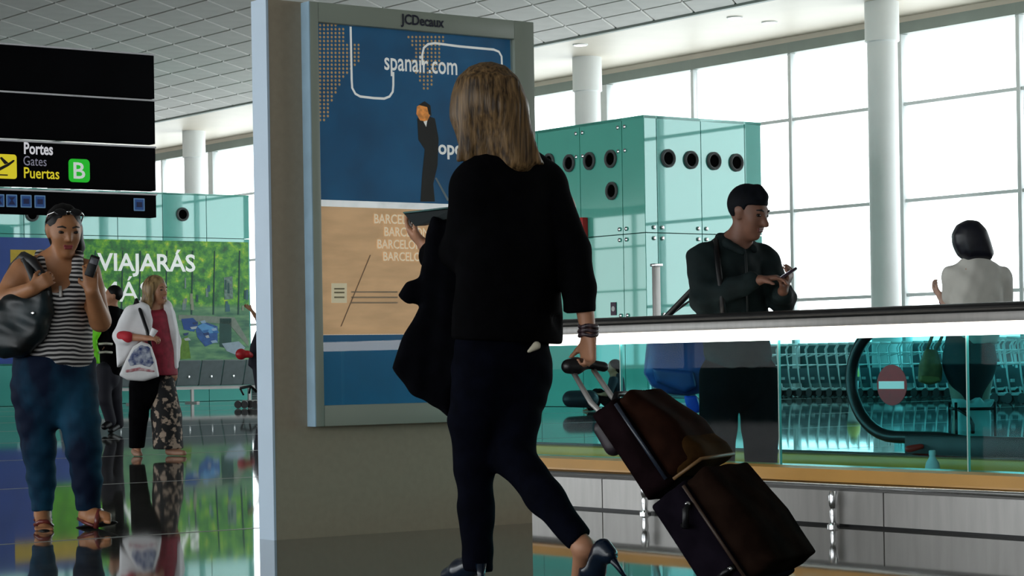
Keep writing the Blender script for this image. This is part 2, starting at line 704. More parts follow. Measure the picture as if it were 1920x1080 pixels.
def head_soft(s, c, F, S=1.0, up=UP, ears=True):
    """skull, jaw, nose, lips, chin, ears around the head centre c, the face looking along F"""
    F = unit(F)
    R = unit(F.cross(up))
    U = R.cross(F)
    g = lambda r, f, u: c + R * r * S + F * f * S + U * u * S
    s.ell(g(0, -0.012, 0.025), (R, F, U), (0.074 * S, 0.094 * S, 0.094 * S), 0.02)
    s.cone(g(0, 0.03, -0.01), 0.062 * S, g(0, 0.05, -0.082), 0.034 * S, 0.03)
    for q in (-1, 1):
        s.cone(g(q * 0.034, 0.055, -0.022), 0.027 * S, g(q * 0.025, 0.052, -0.06), 0.024 * S, 0.02)
        s.cone(g(q * 0.032, 0.090, 0.010), 0.011 * S, k=0.012, mode='s')
    s.cone(g(-0.028, 0.076, 0.030), 0.012 * S, g(0.028, 0.076, 0.030), 0.012 * S, 0.015)
    s.cone(g(0, 0.084, 0.012), 0.008 * S, g(0, 0.105, -0.022), 0.0125 * S, 0.012)
    for q in (-1, 1):
        s.cone(g(q * 0.011, 0.090, -0.027), 0.0085 * S, k=0.008)
    s.cone(g(-0.013, 0.083, -0.052), 0.0075 * S, g(0.013, 0.083, -0.052), 0.0075 * S, 0.006)
    s.cone(g(-0.012, 0.081, -0.064), 0.008 * S, g(0.012, 0.081, -0.064), 0.008 * S, 0.006)
    s.cone(g(0, 0.068, -0.092), 0.018 * S, k=0.02)
    if ears:
        for q in (-1, 1):
            s.cone(g(q * 0.077, -0.008, 0.012), 0.026 * S, g(q * 0.073, -0.002, -0.022), 0.016 * S, 0.006, flat=(R, 0.4))


def face_parts(c, F, S, parent, lip=(0.30, 0.07, 0.07), brow=(0.02, 0.015, 0.012), up=UP):
    F = unit(F)
    R = unit(F.cross(up))
    U = R.cross(F)
    g = lambda r, f, u: c + R * r * S + F * f * S + U * u * S
    mb = mat('brow_%d' % (brow[0] * 1000), brow, 0.7)
    ml = mat('lip_%d' % (lip[0] * 1000), lip, 0.45)
    for q in (-1, 1):
        tube('eyebrow', [g(q * 0.014, 0.088, 0.031), g(q * 0.032, 0.087, 0.037), g(q * 0.052, 0.073, 0.032)], [0.004 * S, 0.005 * S, 0.003 * S], mb, parent, 6)
        s = Soft(0.003)
        s.ell(g(q * 0.032, 0.078, 0.010), (R, F, U), (0.016 * S, 0.010 * S, 0.0085 * S))
        s.build('eye', mat('eye_dark', (0.015, 0.01, 0.008), 0.2), parent)
    s = Soft(0.003)
    s.cone(g(-0.018, 0.086, -0.0535), 0.0055 * S, g(0.018, 0.086, -0.0535), 0.0055 * S, 0.002)
    s.cone(g(-0.014, 0.086, -0.0635), 0.0065 * S, g(0.014, 0.086, -0.0635), 0.0065 * S, 0.002)
    s.build('lips', ml, parent)


def hand_soft(s, w, f, n, thumb, curl=0.5, S=1.0, tcurl=0.3):
    """palm, four unequal bent fingers, thumb: w wrist, f towards the knuckles, n palm side, thumb = direction of the thumb side"""
    f = unit(f)
    n = unit(Vector(n) - f * f.dot(Vector(n)))
    t = unit(Vector(thumb) - f * f.dot(Vector(thumb)) - n * n.dot(Vector(thumb)))
    for x in (-0.030, -0.010, 0.010, 0.030):
        s.cone(w + t * x * 0.6 * S, 0.017 * S, w + (f * 0.085 + t * x) * S, 0.0125 * S, 0.012)
    for x, ln in ((-0.031, 0.058), (-0.0105, 0.074), (0.0105, 0.080), (0.031, 0.071)):
        p = w + (f * 0.085 + t * x) * S
        d = f.copy()
        ang = 0.0
        r = 0.0098
        for seg in (0.45, 0.30, 0.25):
            ang += curl * (0.9 if seg == 0.45 else 1.0)
            d = f * math.cos(ang) + n * math.sin(ang)
            q = p + d * ln * seg * S
            s.cone(p, r * S, q, (r - 0.0008) * S, 0.004)
            p, r = q, r - 0.0008
    p = w + (f * 0.022 + t * 0.026) * S
    d = unit(f * 0.65 + t * 0.75 + n * 0.25)
    q = p + d * 0.042 * S
    s.cone(p, 0.016 * S, q, 0.0115 * S, 0.01)
    d2 = unit(f * (0.9 - tcurl) + t * (0.45 - tcurl) + n * (0.2 + tcurl))
    s.cone(q, 0.0112 * S, q + d2 * 0.034 * S, 0.009 * S, 0.004)


def limb(s, p, r0, q, r1, k=0.02, bulge=0.0, at=0.35):
    p, q = Vector(p), Vector(q)
    if bulge:
        m = p.lerp(q, at)
        rm = r0 + (r1 - r0) * at + bulge
        s.cone(p, r0, m, rm, k)
        s.cone(m, rm, q, r1, k)
    else:
        s.cone(p, r0, q, r1, k)


def body_soft(s, J, S, fw, lg=0.84):
    """trunk, arms and legs from the joints of a pose; fw = the way the chest faces"""
    fw = unit(fw)
    fl = (fw, 0.66)
    s.cone(J['neck'] - UP * 0.02 * S, 0.052 * S, J['head'] - UP * 0.05 * S - fw * 0.01, 0.050 * S, 0.03)
    s.cone(J['chest'] + UP * 0.06 * S, 0.145 * S, J['chest'] - UP * 0.10 * S, 0.135 * S, 0.05, fl)
    s.cone(J['chest'] - UP * 0.10 * S, 0.132 * S, J['pelvis'], 0.155 * S, 0.05, fl)
    for q in 'LR':
        s.cone(J['neck'], 0.05 * S, J['sh' + q], 0.052 * S, 0.05)
        limb(s, J['sh' + q], 0.052 * S, J['el' + q], 0.039 * S, 0.03, 0.004)
        limb(s, J['el' + q], 0.039 * S, J['wr' + q], 0.026 * S, 0.015, 0.006, 0.25)
        limb(s, J['hip' + q], 0.090 * S * lg, J['kn' + q], 0.054 * S * lg, 0.03)
        limb(s, J['kn' + q], 0.053 * S * lg, J['an' + q], 0.036 * S, 0.015, 0.010 * lg, 0.3)
        if 'toe' + q in J:
            d = unit(J['toe' + q] - J['an' + q])
            s.cone(J['an' + q], 0.036 * S, J['toe' + q] - d * 0.02, 0.024 * S, 0.02)


M_skin = mat('skin', (0.46, 0.22, 0.125), 0.5, 0.07, 14.0)
M_skin_tan = mat('skin_tanned', (0.38, 0.165, 0.072), 0.5, 0.08, 14.0)
M_skin_man = mat('skin_man', (0.22, 0.10, 0.065), 0.5, 0.08, 14.0)
M_cloth_black = mat('black_cloth', (0.0016, 0.0016, 0.0022), 0.9, 0.3, 20.0, spec=0.05)
M_cloth_navy = mat('blue_black_denim', (0.0016, 0.0022, 0.006), 0.9, 0.3, 16.0, spec=0.05)
M_white_cloth = mat('white_cloth', (0.88, 0.88, 0.90), 0.85, 0.05, 10.0)

# ================================================================== THE SETTING
A0, A1, BL, BW, ZC = -14.0, 84.0, -18.0, 34.9, 7.8
B_EDGE = 30.7

# floor with its metal expansion strips
floor = struct(box_ab('floor', A0 - 1, A1 + 1, BL - 1, BW + 1, -0.3, 0.0, M_floor))
for k in range(-5, 17):
    a = 9.65 + 4.49 * k
    if A0 < a < A1:
        o = box_ab('joint_strip', a - 0.009, a + 0.009, BL, BW - 0.3, -0.01, 0.0012, M_joint, floor)

# closing walls
struct(box_ab('wall_back', A0 - 0.4, A0, BL - 0.3, BW + 0.3, 0, ZC + 0.3, M_wall))
struct(box_ab('wall_far', A1, A1 + 0.4, BL - 0.3, BW + 0.3, 0, ZC + 0.3, M_wall))

# ceiling: void above, tiles below it, and the smooth soffit along the window wall
ceiling = struct(box_ab('ceiling', A0, A1, BL, B_EDGE, ZC + 0.10, ZC + 0.35, M_ceil_back))
SA, SB, SK = 1.25, 1.15, 0.8374


def tile_geo(gap=0.018, inset=0.042, drop=0.022):
    """one skewed lay-in tile in the (b, a) plane, its face a little lower than its rim"""
    def quad(m, z):
        out = []
        for u, w in ((0, 0), (1, 0), (1, 1), (0, 1)):
            b = -SB / 2 + SB * w + (m if w == 0 else -m)
            a0 = SK * b
            a = a0 - SA / 2 + SA * u + (m if u == 0 else -m)
            out.append((b, a, z))
        return out
    v = quad(gap, drop + 0.02) + quad(gap, drop) + quad(inset, 0.0)
    f = [(8, 9, 10, 11), (3, 2, 1, 0)]
    for i in range(4):
        j = (i + 1) % 4
        f.append((i, j, 4 + j, 4 + i))
        f.append((4 + i, 4 + j, 8 + j, 8 + i))
    return v, f


tv, tf = tile_geo()
tile_me = mesh_from('ceiling_tile', tv, tf, M_tile)
bm = bmesh.new()
bm.from_mesh(tile_me)
bmesh.ops.recalc_face_normals(bm, faces=bm.faces)
bm.to_mesh(tile_me)
bm.free()
cells = []
nb = int((B_EDGE - BL) / SB)
for j in range(nb):
    b = B_EDGE - 0.03 - SB * (j + 0.5)
    for i in range(-60, 100):
        a = SA * i + SK * b
        if a < A0 + 1 or a > A1 - 1:
            continue
        w = AB(a, b, ZC)
        vis = 0
        if w.y > 5:
            x, y = project(w)
            if -40 < x < 1500 and -30 < y < 260 and not (500 < x < 985):
                vis = 1 / w.y ** 2
        cells.append((vis, a, b))
cells.sort(key=lambda c: -c[0])
for vis, a, b in [c for c in cells if c[0] > 0][:300]:
    obj('ceiling_tile', tile_me, ceiling, Matrix.Translation(AB(a, b, ZC)) @ ROTB)
nvis = min(300, len([c for c in cells if c[0] > 0]))
V, Fc = [], []
nv = [v.co[:] for v in tile_me.vertices]
nf = [tuple(p.vertices) for p in tile_me.polygons]
for vis, a, b in cells[nvis:]:
    o = len(V)
    V += [(x + b, y + a, z + ZC) for x, y, z in nv]
    Fc += [tuple(i + o for i in f) for f in nf]
rest = obj('ceiling_tiles', mesh_from('ceiling_tiles', V, Fc, M_tile), ceiling, ROTB)
rest['kind'] = 'stuff'
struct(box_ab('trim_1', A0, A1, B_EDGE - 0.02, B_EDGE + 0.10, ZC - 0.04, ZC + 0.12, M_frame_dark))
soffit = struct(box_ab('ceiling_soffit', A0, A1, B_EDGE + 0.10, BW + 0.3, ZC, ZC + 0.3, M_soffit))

# recessed downlights in the soffit
for px, py, txt in ((1088, 84, 'lit round downlight in the white soffit above the column by the teal cabin'),
                    (1378, 33, 'first of two lit downlights close together in the white soffit'),
                    (1443, 42, 'second of two lit downlights close together in the white soffit, nearer the windows')):
    r = P(px, py, 1.0) - Vector((0, 0, CAM_H))
    t = (ZC - 0.01 - CAM_H) / r.z
    w = Vector((0, 0, CAM_H)) + r * t
    e = empty('downlight', w, txt, 'light', 'downlights in the soffit')
    obj('rim', lathe_mesh('rim', [(0.17, 0.012), (0.17, -0.012), (0.14, -0.02), (0.135, -0.004)], M_white, 20), e, Matrix.Translation(w))
    obj('diffuser', lathe_mesh('diffuser', [(0.132, 0.0), (0.132, -0.012), (0.08, -0.018)], M_down, 20), e, Matrix.Translation(w))

# window wall: bays of 3.23 m, each a window with its panes, transoms and mullion
BAY = 3.231
pane_me = {}
tr_me = box_mesh('transom', 0.10, BAY - 0.1, 0.07, M_frame)
mu_me = box_mesh('mullion', 0.16, 0.10, 7.45, M_frame, 0.012)
mw_me = box_mesh('mullion', 0.22, 0.30, 7.45, M_frame, 0.02)
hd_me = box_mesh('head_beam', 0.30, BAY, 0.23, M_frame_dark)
ROWS = [(0.0, 2.05), (2.05, 4.0), (4.0, 6.0), (6.0, 7.45)]
for r, (z0, z1) in enumerate(ROWS):
    pane_me[r] = box_mesh('pane', 0.012, BAY - 0.1, z1 - z0 - 0.07, M_window)
for k in range(29):
    ac = 30.2 + BAY * (k - 13) + BAY / 2
    base = AB(ac, BW, 0)
    e = bpy.data.objects.new('window_%d' % (k + 1), None)
    link(e, None, Matrix.Translation(base) @ ROTB)
    e['kind'] = 'structure'
    T = lambda da, db, z: Matrix.Translation(AB(ac + da, BW + db, z)) @ ROTB
    for r, (z0, z1) in enumerate(ROWS):
        obj('pane', pane_me[r], e, T(0, 0, (z0 + z1) / 2))
        if r:
            obj('transom', tr_me, e, T(0, -0.02, z0))
    wide = (k - 13) % 3 == 0
    obj('mullion', mw_me if wide else mu_me, e, T(BAY / 2, -0.03, 7.45 / 2))
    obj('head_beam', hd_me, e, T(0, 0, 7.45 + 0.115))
struct(box_ab('wall_right', A0, A1, BW + 0.08, BW + 0.2, 0, 1.05, M_parapet))
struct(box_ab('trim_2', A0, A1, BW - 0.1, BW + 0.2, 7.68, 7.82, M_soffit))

# the hall's other window wall, behind the photographer's left shoulder
V, Fc = [], []


def add_box(V, Fc, x0, x1, y0, y1, z0, z1):
    o = len(V)
    V += [(x, y, z) for x in (x0, x1) for y in (y0, y1) for z in (z0, z1)]
    Fc += [tuple(i + o for i in f) for f in ((0, 1, 3, 2), (4, 6, 7, 5), (0, 4, 5, 1), (2, 3, 7, 6), (0, 2, 6, 4), (1, 5, 7, 3))]


for k in range(31):
    a = A0 + k * (A1 - A0) / 30
    add_box(V, Fc, BL - 0.1, BL + 0.1, a - 0.06, a + 0.06, 0, ZC)
for z in (2.05, 4.0, 6.0):
    add_box(V, Fc, BL - 0.06, BL + 0.06, A0, A1, z - 0.04, z + 0.04)
add_box(V, Fc, BL - 0.12, BL + 0.1, A0, A1, 0, 0.6)
add_box(V, Fc, BL - 0.12, BL + 0.1, A0, A1, 7.45, ZC + 0.3)
struct(obj('wall_left', mesh_from('wall_left', V, Fc, M_frame), None, ROTB))

# round white columns in front of the windows
for k in range(-2, 6):
    a = 32.1 + 9.4 * k
    o = obj('column', lathe_mesh('column', [(0.33, 0), (0.33, 0.12), (0.30, 0.14), (0.30, 7.0), (0.34, 7.02), (0.34, ZC)], M_white, 32), None, Matrix.Translation(AB(a, 33.0, 0)))
    o.name = 'column'
    struct(o)


# ------------------------------------------------------------------ teal glass service cabins
def porthole(parent, a, b, z, r, facing):
    """round air nozzle: dark throat in a grey ring, set into a cabin face; facing 'a' looks along -a, 'b' along -b"""
    n = -Vector((-SN, CS, 0)) if facing == 'a' else -Vector((CS, SN, 0))
    x = UP.cross(n)
    m = frame_mw(AB(a, b, z), x, UP, n)
    p = obj('air_nozzle', lathe_mesh('air_nozzle', [(r, -0.01), (r, 0.03), (r * 0.86, 0.05), (r * 0.70, 0.03), (r * 0.66, -0.01)], mat('nozzle_grey', (0.11, 0.12, 0.12), 0.5), 24), parent, m)
    obj('throat', lathe_mesh('throat', [(r * 0.69, 0.0), (r * 0.69, 0.012), (r * 0.4, 0.015)], mat('throat_black', (0.002, 0.002, 0.002), 0.9, spec=0.02), 20), p, m)


def bolts(parent, pts, facing):
    n = -Vector((-SN, CS, 0)) if facing == 'a' else -Vector((CS, SN, 0))
    x = UP.cross(n)
    me = lathe_mesh('bolt', [(0.035, 0.0), (0.035, 0.02), (0.02, 0.028)], M_chrome, 10)
    for a, b, z in pts:
        obj('bolt', me, parent, frame_mw(AB(a, b, z), x, UP, n))


CA, CB, CH = 29.2, 24.4, 4.85
cab = empty('glass_cabin', AB(CA, CB, 0), 'tall teal glass service cabin with rows of round air nozzles beside the columns', 'cabin', None, ROTB)
box_ab('core', CA + 0.12, CA + 4.9, CB + 0.12, CB + 2.55, 0, CH - 0.06, mat('cabin_core', (0.05, 0.28, 0.24), 0.5), cab)
sa = [CA] + [plane_b(px, 400, CB)[0] for px in (1168, 1089, 1010)] + [CA + 5.0]
zr = [0.0, 1.45, 2.9, CH]
for i in range(4):
    for z0, z1 in zip(zr[:-1], zr[1:]):
        box_ab('glass_panel', sa[i] + 0.008, sa[i + 1] - 0.008, CB, CB + 0.02, z0 + 0.008, z1 - 0.008, M_cabin, cab)
sb = [CB] + [plane_a(px, 400, CA)[0] for px in (1233, 1316, 1398)] + [CB + 2.62]
for i in range(4):
    for z0, z1 in zip(zr[:-1], zr[1:]):
        box_ab('glass_panel', CA, CA + 0.02, sb[i] + 0.008, sb[i + 1] - 0.008, z0 + 0.008, z1 - 0.008, M_cabin_light, cab)
box_ab('roof_sheet', CA, CA + 5, CB, CB + 2.62, CH - 0.05, CH, M_cabin, cab)
for px, py in ((1030, 304), (1068, 306), (1106, 302), (1146, 298), (1148, 358)):
    a, z = plane_b(px, py, CB)
    porthole(cab, a, CB, z, 0.155, 'b')
for px, py in ((1252, 297), (1295, 300), (1338, 302), (1380, 305)):
    b, z = plane_a(px, py, CA)
    porthole(cab, CA, b, z, 0.155, 'a')
bolts(cab, [(s + d, CB, z + e) for s in sa[1:3] for d in (-0.09, 0.09) for z in zr[1:3] for e in (-0.09, 0.09)], 'b')
bolts(cab, [(CA, s + d, z + e) for s in sb[1:4] for d in (-0.09, 0.09) for z in zr[1:3] for e in (-0.09, 0.09)], 'a')
bolts(cab, [(s + d, CB, CH + e) for s in sa[1:3] for d in (-0.09, 0.09) for e in (-0.15, -0.55)], 'b')
# red fire point and a small notice on the cabin
b_, z_ = plane_b(1096, 428, CB)
fp = empty('fire_alarm_box', AB(b_, CB - 0.06, z_ - 0.18), 'red fire alarm box on the teal cabin beside the black jacket sleeve', 'alarm box', None, ROTB)
box_ab('case', b_ - 0.10, b_ + 0.10, CB - 0.12, CB, z_ - 0.18, z_ + 0.18, mat('fire_red', (0.62, 0.02, 0.02), 0.4), fp, 0.015)
box_ab('notice', b_ - 0.06, b_ + 0.06, CB - 0.125, CB - 0.119, z_ + 0.02, z_ + 0.12, M_white, fp)
a_, z_ = plane_b(1151, 579, CB)
nt_ = empty('notice_plate', AB(a_, CB - 0.01, z_ - 0.1), 'small dark notice plate with a white disc on the cabin just above the handrail', 'notice', None, ROTB)
box_ab('plate', a_ - 0.07, a_ + 0.07, CB - 0.015, CB, z_ - 0.11, z_ + 0.11, mat('plate_purple', (0.09, 0.05, 0.09), 0.5), nt_)
nb_ = -Vector((CS, SN, 0))
obj('disc', lathe_mesh('disc', [(0.045, 0), (0.045, 0.004)], M_white, 16), nt_, frame_mw(AB(a_, CB - 0.015, z_), UP.cross(nb_), UP, nb_))
# glass lift-off gate post by the cabin (steel bar)
b_, z_ = plane_a(1230, 500, CA - 0.4)
gp = empty('steel_post', AB(CA - 0.4, b_, 0), 'slim steel post in front of the teal cabin, between the sleeve and the man', 'post', None, ROTB)
box_ab('shaft', CA - 0.44, CA - 0.36, b_ - 0.06, b_ + 0.06, 0, z_, M_steel, gp, 0.01)
box_ab('cap', CA - 0.46, CA - 0.34, b_ - 0.08, b_ + 0.10, z_, z_ + 0.05, M_chrome, gp, 0.01)

LA, LB, LH = 46.9, 27.1, 4.8
lcab = empty('glass_cabin', AB(LA, LB, 0), 'wide teal glass cabin behind the seats, carrying a green canal poster', 'cabin', None, ROTB)
box_ab('core', LA + 0.1, LA + 3.4, LB - 9.0, LB - 0.1, 0, LH - 0.05, MATS['cabin_core'], lcab)
n = 8
for i in range(n):
    b0, b1 = LB - 9.1 * (i + 1) / n, LB - 9.1 * i / n
    for z0, z1 in ((0, 0.9), (0.9, 3.78), (3.78, LH)):
        box_ab('glass_panel', LA, LA + 0.02, b0 + 0.008, b1 - 0.008, z0 + 0.008, z1 - 0.008, M_cabin_light, lcab)
for z0, z1 in ((0, 0.9), (0.9, 3.78), (3.78, LH)):
    box_ab('glass_panel', LA + 0.03, LA + 3.4, LB - 0.02, LB, z0 + 0.008, z1 - 0.008, M_cabin, lcab)
box_ab('roof_sheet', LA, LA + 3.4, LB - 9.1, LB, LH - 0.04, LH, M_cabin, lcab)
for px, py in ((342, 402), (60, 402)):
    b, z = plane_a(px, py, LA)
    porthole(lcab, LA, b, z, 0.16, 'a')

# ------------------------------------------------------------------ posters on the far cabin
NA = -Vector((-SN, CS, 0))               # the way the a-faces look (towards the hall's near end)
EXB = Vector((CS, SN, 0))                # to the right along such a face


def face_mw(a, b, z):
    return frame_mw(AB(a, b, z), EXB, UP, NA)


def poster_green():
    m = bpy.data.materials.new('canal_print')
    m.use_nodes = True
    nt = m.node_tree
    bs = nt.nodes['Principled BSDF']
    bs.inputs['Roughness'].default_value = 0.45
    tc = nt.nodes.new('ShaderNodeTexCoord')
    nz = nt.nodes.new('ShaderNodeTexNoise')
    nz.inputs['Scale'].default_value = 4.5
    nz.inputs['Detail'].default_value = 9
    nz.inputs['Roughness'].default_value = 0.68
    rp = nt.nodes.new('ShaderNodeValToRGB')
    el = rp.color_ramp.elements
    el[0].position, el[0].color = 0.33, (0.004, 0.05, 0.012, 1)
    el[1].position, el[1].color = 0.72, (0.50, 0.55, 0.03, 1)
    e = el.new(0.46); e.color = (0.015, 0.16, 0.02, 1)
    e = el.new(0.58); e.color = (0.10, 0.32, 0.015, 1)
    # lower part: quay wall and water
    sp = nt.nodes.new('ShaderNodeSeparateXYZ')
    n2 = nt.nodes.new('ShaderNodeTexNoise')
    n2.inputs['Scale'].default_value = 2.0
    n2.inputs['Detail'].default_value = 6
    mp = nt.nodes.new('ShaderNodeMapping')
    mp.inputs['Scale'].default_value = (1.0, 4.0, 1.0)
    r2 = nt.nodes.new('ShaderNodeValToRGB')
    r2.color_ramp.elements[0].position, r2.color_ramp.elements[0].color = 0.35, (0.012, 0.09, 0.05, 1)
    r2.color_ramp.elements[1].position, r2.color_ramp.elements[1].color = 0.68, (0.10, 0.24, 0.10, 1)
    mr = nt.nodes.new('ShaderNodeMapRange')
    mr.inputs['From Min'].default_value = 1.22
    mr.inputs['From Max'].default_value = 1.34
    mx = nt.nodes.new('ShaderNodeMix')
    mx.data_type = 'RGBA'
    L = nt.links.new
    L(tc.outputs['Object'], nz.inputs['Vector'])
    L(tc.outputs['Object'], sp.inputs[0])
    L(tc.outputs['Object'], mp.inputs[0])
    L(mp.outputs[0], n2.inputs['Vector'])
    L(nz.outputs['Fac'], rp.inputs[0])
    L(n2.outputs['Fac'], r2.inputs[0])
    L(sp.outputs['Y'], mr.inputs['Value'])
    L(mr.outputs[0], mx.inputs['Factor'])
    L(r2.outputs[0], mx.inputs['A'])
    L(rp.outputs[0], mx.inputs['B'])
    L(mx.outputs['Result'], bs.inputs['Base Color'])
    L(mx.outputs['Result'], bs.inputs['Emission Color'])      # a faint glow added to brighten the print
    bs.inputs['Emission Strength'].default_value = 0.3
    return m


def rect(w, h):
    return [(0, 0), (w, 0), (w, h), (0, h)]


M_print_white = mat('print_white', (0.82, 0.86, 0.84), 0.5, 0.02, emis=0.35)  # glow added so the white letters come out brighter
PB0, PB1, PZ0, PZ1 = plane_a(153, 600, LA)[0], LB - 0.06, 0.93, 3.70
pw, ph = PB1 - PB0, PZ1 - PZ0
pm = face_mw(LA - 0.01, PB0, PZ0)
pos = empty('wall_poster', AB(LA - 0.01, PB0 + pw / 2, PZ0), 'large green canal poster with white VIAJARÁS lettering on the far cabin', 'poster', None, ROTB)
flat_poly('sheet', rect(pw, ph), 0.03, poster_green(), pos, pm)


def on_poster(px, py, a=LA - 0.05):
    b, z = plane_a(px, py, a)
    return (b - PB0, z - PZ0)


def print_poly(name, pxs, material, lift=0.032):
    return flat_poly(name, [on_poster(x, y) for x, y in pxs], 0.004, material, pos, pm @ Matrix.Translation((0, 0, lift)))


print_poly('quay_print', [(335, 590), (440, 595), (466, 640), (466, 650), (430, 608), (335, 600)], mat('print_quay', (0.22, 0.27, 0.22), 0.6, 0.1, 8))
print_poly('arch_print', [(412, 597), (434, 597), (434, 655), (412, 650)], mat('print_dark', (0.01, 0.07, 0.06), 0.6))
print_poly('boat_print', [(340, 598), (362, 596), (372, 606), (364, 622), (345, 618)], mat('print_blue', (0.01, 0.07, 0.30), 0.6), 0.034)
print_poly('boat_print', [(366, 612), (385, 604), (408, 612), (408, 640), (385, 650), (370, 632)], mat('print_blue2', (0.02, 0.10, 0.33), 0.6, 0.2, 12), 0.034)
print_poly('canopy_print', [(370, 612), (382, 606), (402, 614), (404, 624), (384, 626)], mat('print_sky', (0.10, 0.32, 0.62), 0.6), 0.037)
print_poly('boat_print', [(416, 644), (448, 640), (460, 652), (448, 668), (425, 658)], mat('print_pale', (0.32, 0.42, 0.50), 0.6), 0.034)
print_poly('reflection_print', [(332, 640), (352, 630), (358, 672), (334, 674)], mat('print_lime', (0.11, 0.24, 0.02), 0.6, 0.2, 9), 0.033)
print_poly('house_print', [(420, 520), (436, 518), (437, 560), (421, 562)], mat('print_house', (0.16, 0.26, 0.22), 0.6, 0.3, 14), 0.033)
rnd = random.Random(3)
for i in range(16):
    x, y = rnd.uniform(338, 462), rnd.uniform(540, 588)
    hgt = rnd.uniform(8, 22)
    print_poly('street_print', [(x, y), (x + rnd.uniform(2, 6), y), (x + rnd.uniform(2, 6), y - hgt), (x, y - hgt)], mat('print_street_%d' % (i % 4), [(0.02, 0.10, 0.09), (0.20, 0.30, 0.28), (0.05, 0.16, 0.20), (0.30, 0.33, 0.24)][i % 4], 0.6), 0.0335 + 0.0001 * i)
for i in range(12):
    x, y = rnd.uniform(342, 402), rnd.uniform(602, 640)
    print_poly('boat_detail_print', [(x, y), (x + rnd.uniform(6, 14), y - 2), (x + rnd.uniform(8, 14), y + 3), (x + 3, y + 4)], mat('print_boat_%d' % (i % 4), [(0.30, 0.45, 0.62), (0.01, 0.04, 0.16), (0.02, 0.14, 0.40), (0.45, 0.50, 0.52)][i % 4], 0.6), 0.039 + 0.0001 * i)
for i in range(7):
    x = 172 + 46 * i + rnd.uniform(-9, 9)
    print_poly('trunk_print', [(x, 590), (x + 3, 590), (x + 5, 470), (x + 3, 470)], MATS['print_dark'], 0.0325 + 0.0001 * i)
x0, y0 = on_poster(183, 518)
x1, y1 = on_poster(366, 478)
tm = text_mesh('lettering', 'VIAJARÁS', M_print_white, width=x1 - x0, height=(y1 - y0) * 1.22, bold=0.02)
obj('lettering', tm, pos, pm @ Matrix.Translation((x0, y0, 0.036)))
x0, y0 = on_poster(184, 566)
x1, y1 = on_poster(284, 527)
tm = text_mesh('lettering', 'MÁS', M_print_white, width=x1 - x0, height=(y1 - y0) * 1.22, bold=0.0)
obj('lettering', tm, pos, pm @ Matrix.Translation((x0, y0, 0.036)))

QB0, QB1 = LB - 9.05, PB0 - 0.05
qm = face_mw(LA - 0.01, QB0, PZ0)
pos2 = empty('wall_poster', AB(LA - 0.01, (QB0 + QB1) / 2, PZ0), 'blue wall poster beside the green canal poster, behind the woman in stripes', 'poster', None, ROTB)
flat_poly('sheet', rect(QB1 - QB0, ph), 0.03, mat('poster_blue', (0.010, 0.06, 0.33), 0.45, 0.1, 1.5), pos2, qm)
for px0, py0, px1, py1, mm, lf in ((20, 505, 138, 470, mat('poster_yellow', (0.62, 0.42, 0.02), 0.5, 0.08), 0.032), (92, 612, 140, 508, mat('poster_lime', (0.10, 0.42, 0.01), 0.5, 0.25, 3), 0.034)):
    b0, z0 = plane_a(px0, py0, LA - 0.05)
    b1, z1 = plane_a(px1, py1, LA - 0.05)
    flat_poly('colour_print', [(b0 - QB0, z0 - PZ0), (b1 - QB0, z0 - PZ0), (b1 - QB0, z1 - PZ0), (b0 - QB0, z1 - PZ0)], 0.003, mm, pos2, qm @ Matrix.Translation((0, 0, lf)))

# ------------------------------------------------------------------ bench of linked seats in front of the far cabin
BA = 44.6
M_seat = mat('seat_grey', (0.16, 0.20, 0.21), 0.4, 0.08)
ben = empty('seat_row', AB(BA, 24.8, 0), 'row of linked grey airport seats under the green poster', 'bench', None, ROTB)
nseat = 9
bs0 = plane_a(478, 700, BA)[0] + 0.35
for i in range(nseat):
    b1 = bs0 - 0.56 * i
    b0 = b1 - 0.53
    lean = [(0.0, 0.42), (0.05, 0.40), (0.22, 0.93), (0.18, 0.95)]
    verts = [AB(BA + 0.25 - 0.0 - x + 0.0, b, z) for b in (b0, b1) for x, z in lean]
    c = AB(BA + 0.1, (b0 + b1) / 2, 0.4)
    f = [(0, 1, 2, 3), (7, 6, 5, 4), (0, 4, 5, 1), (1, 5, 6, 2), (2, 6, 7, 3), (3, 7, 4, 0)]
    obj('backrest', mesh_from('backrest', [v - c for v in verts], f, M_seat), ben, Matrix.Translation(c))
    box_ab('seat', BA + 0.22, BA + 0.68, b0, b1, 0.38, 0.43, M_seat, ben, 0.012)
    obj('stud', lathe_mesh('stud', [(0.03, 0), (0.03, 0.015), (0.015, 0.02)], M_chrome, 10), ben, face_mw(BA + 0.14, (b0 + b1) / 2, 0.58))
box_ab('beam', BA + 0.30, BA + 0.40, bs0 - 0.56 * nseat, bs0, 0.30, 0.37, M_steel, ben)
for i in range(4):
    b = bs0 - 0.3 - i * 1.45
    box_ab('leg', BA + 0.32, BA + 0.38, b - 0.03, b + 0.03, 0.03, 0.31, M_steel, ben)
    box_ab('foot', BA + 0.08, BA + 0.62, b - 0.035, b + 0.035, 0.0, 0.035, M_steel, ben)

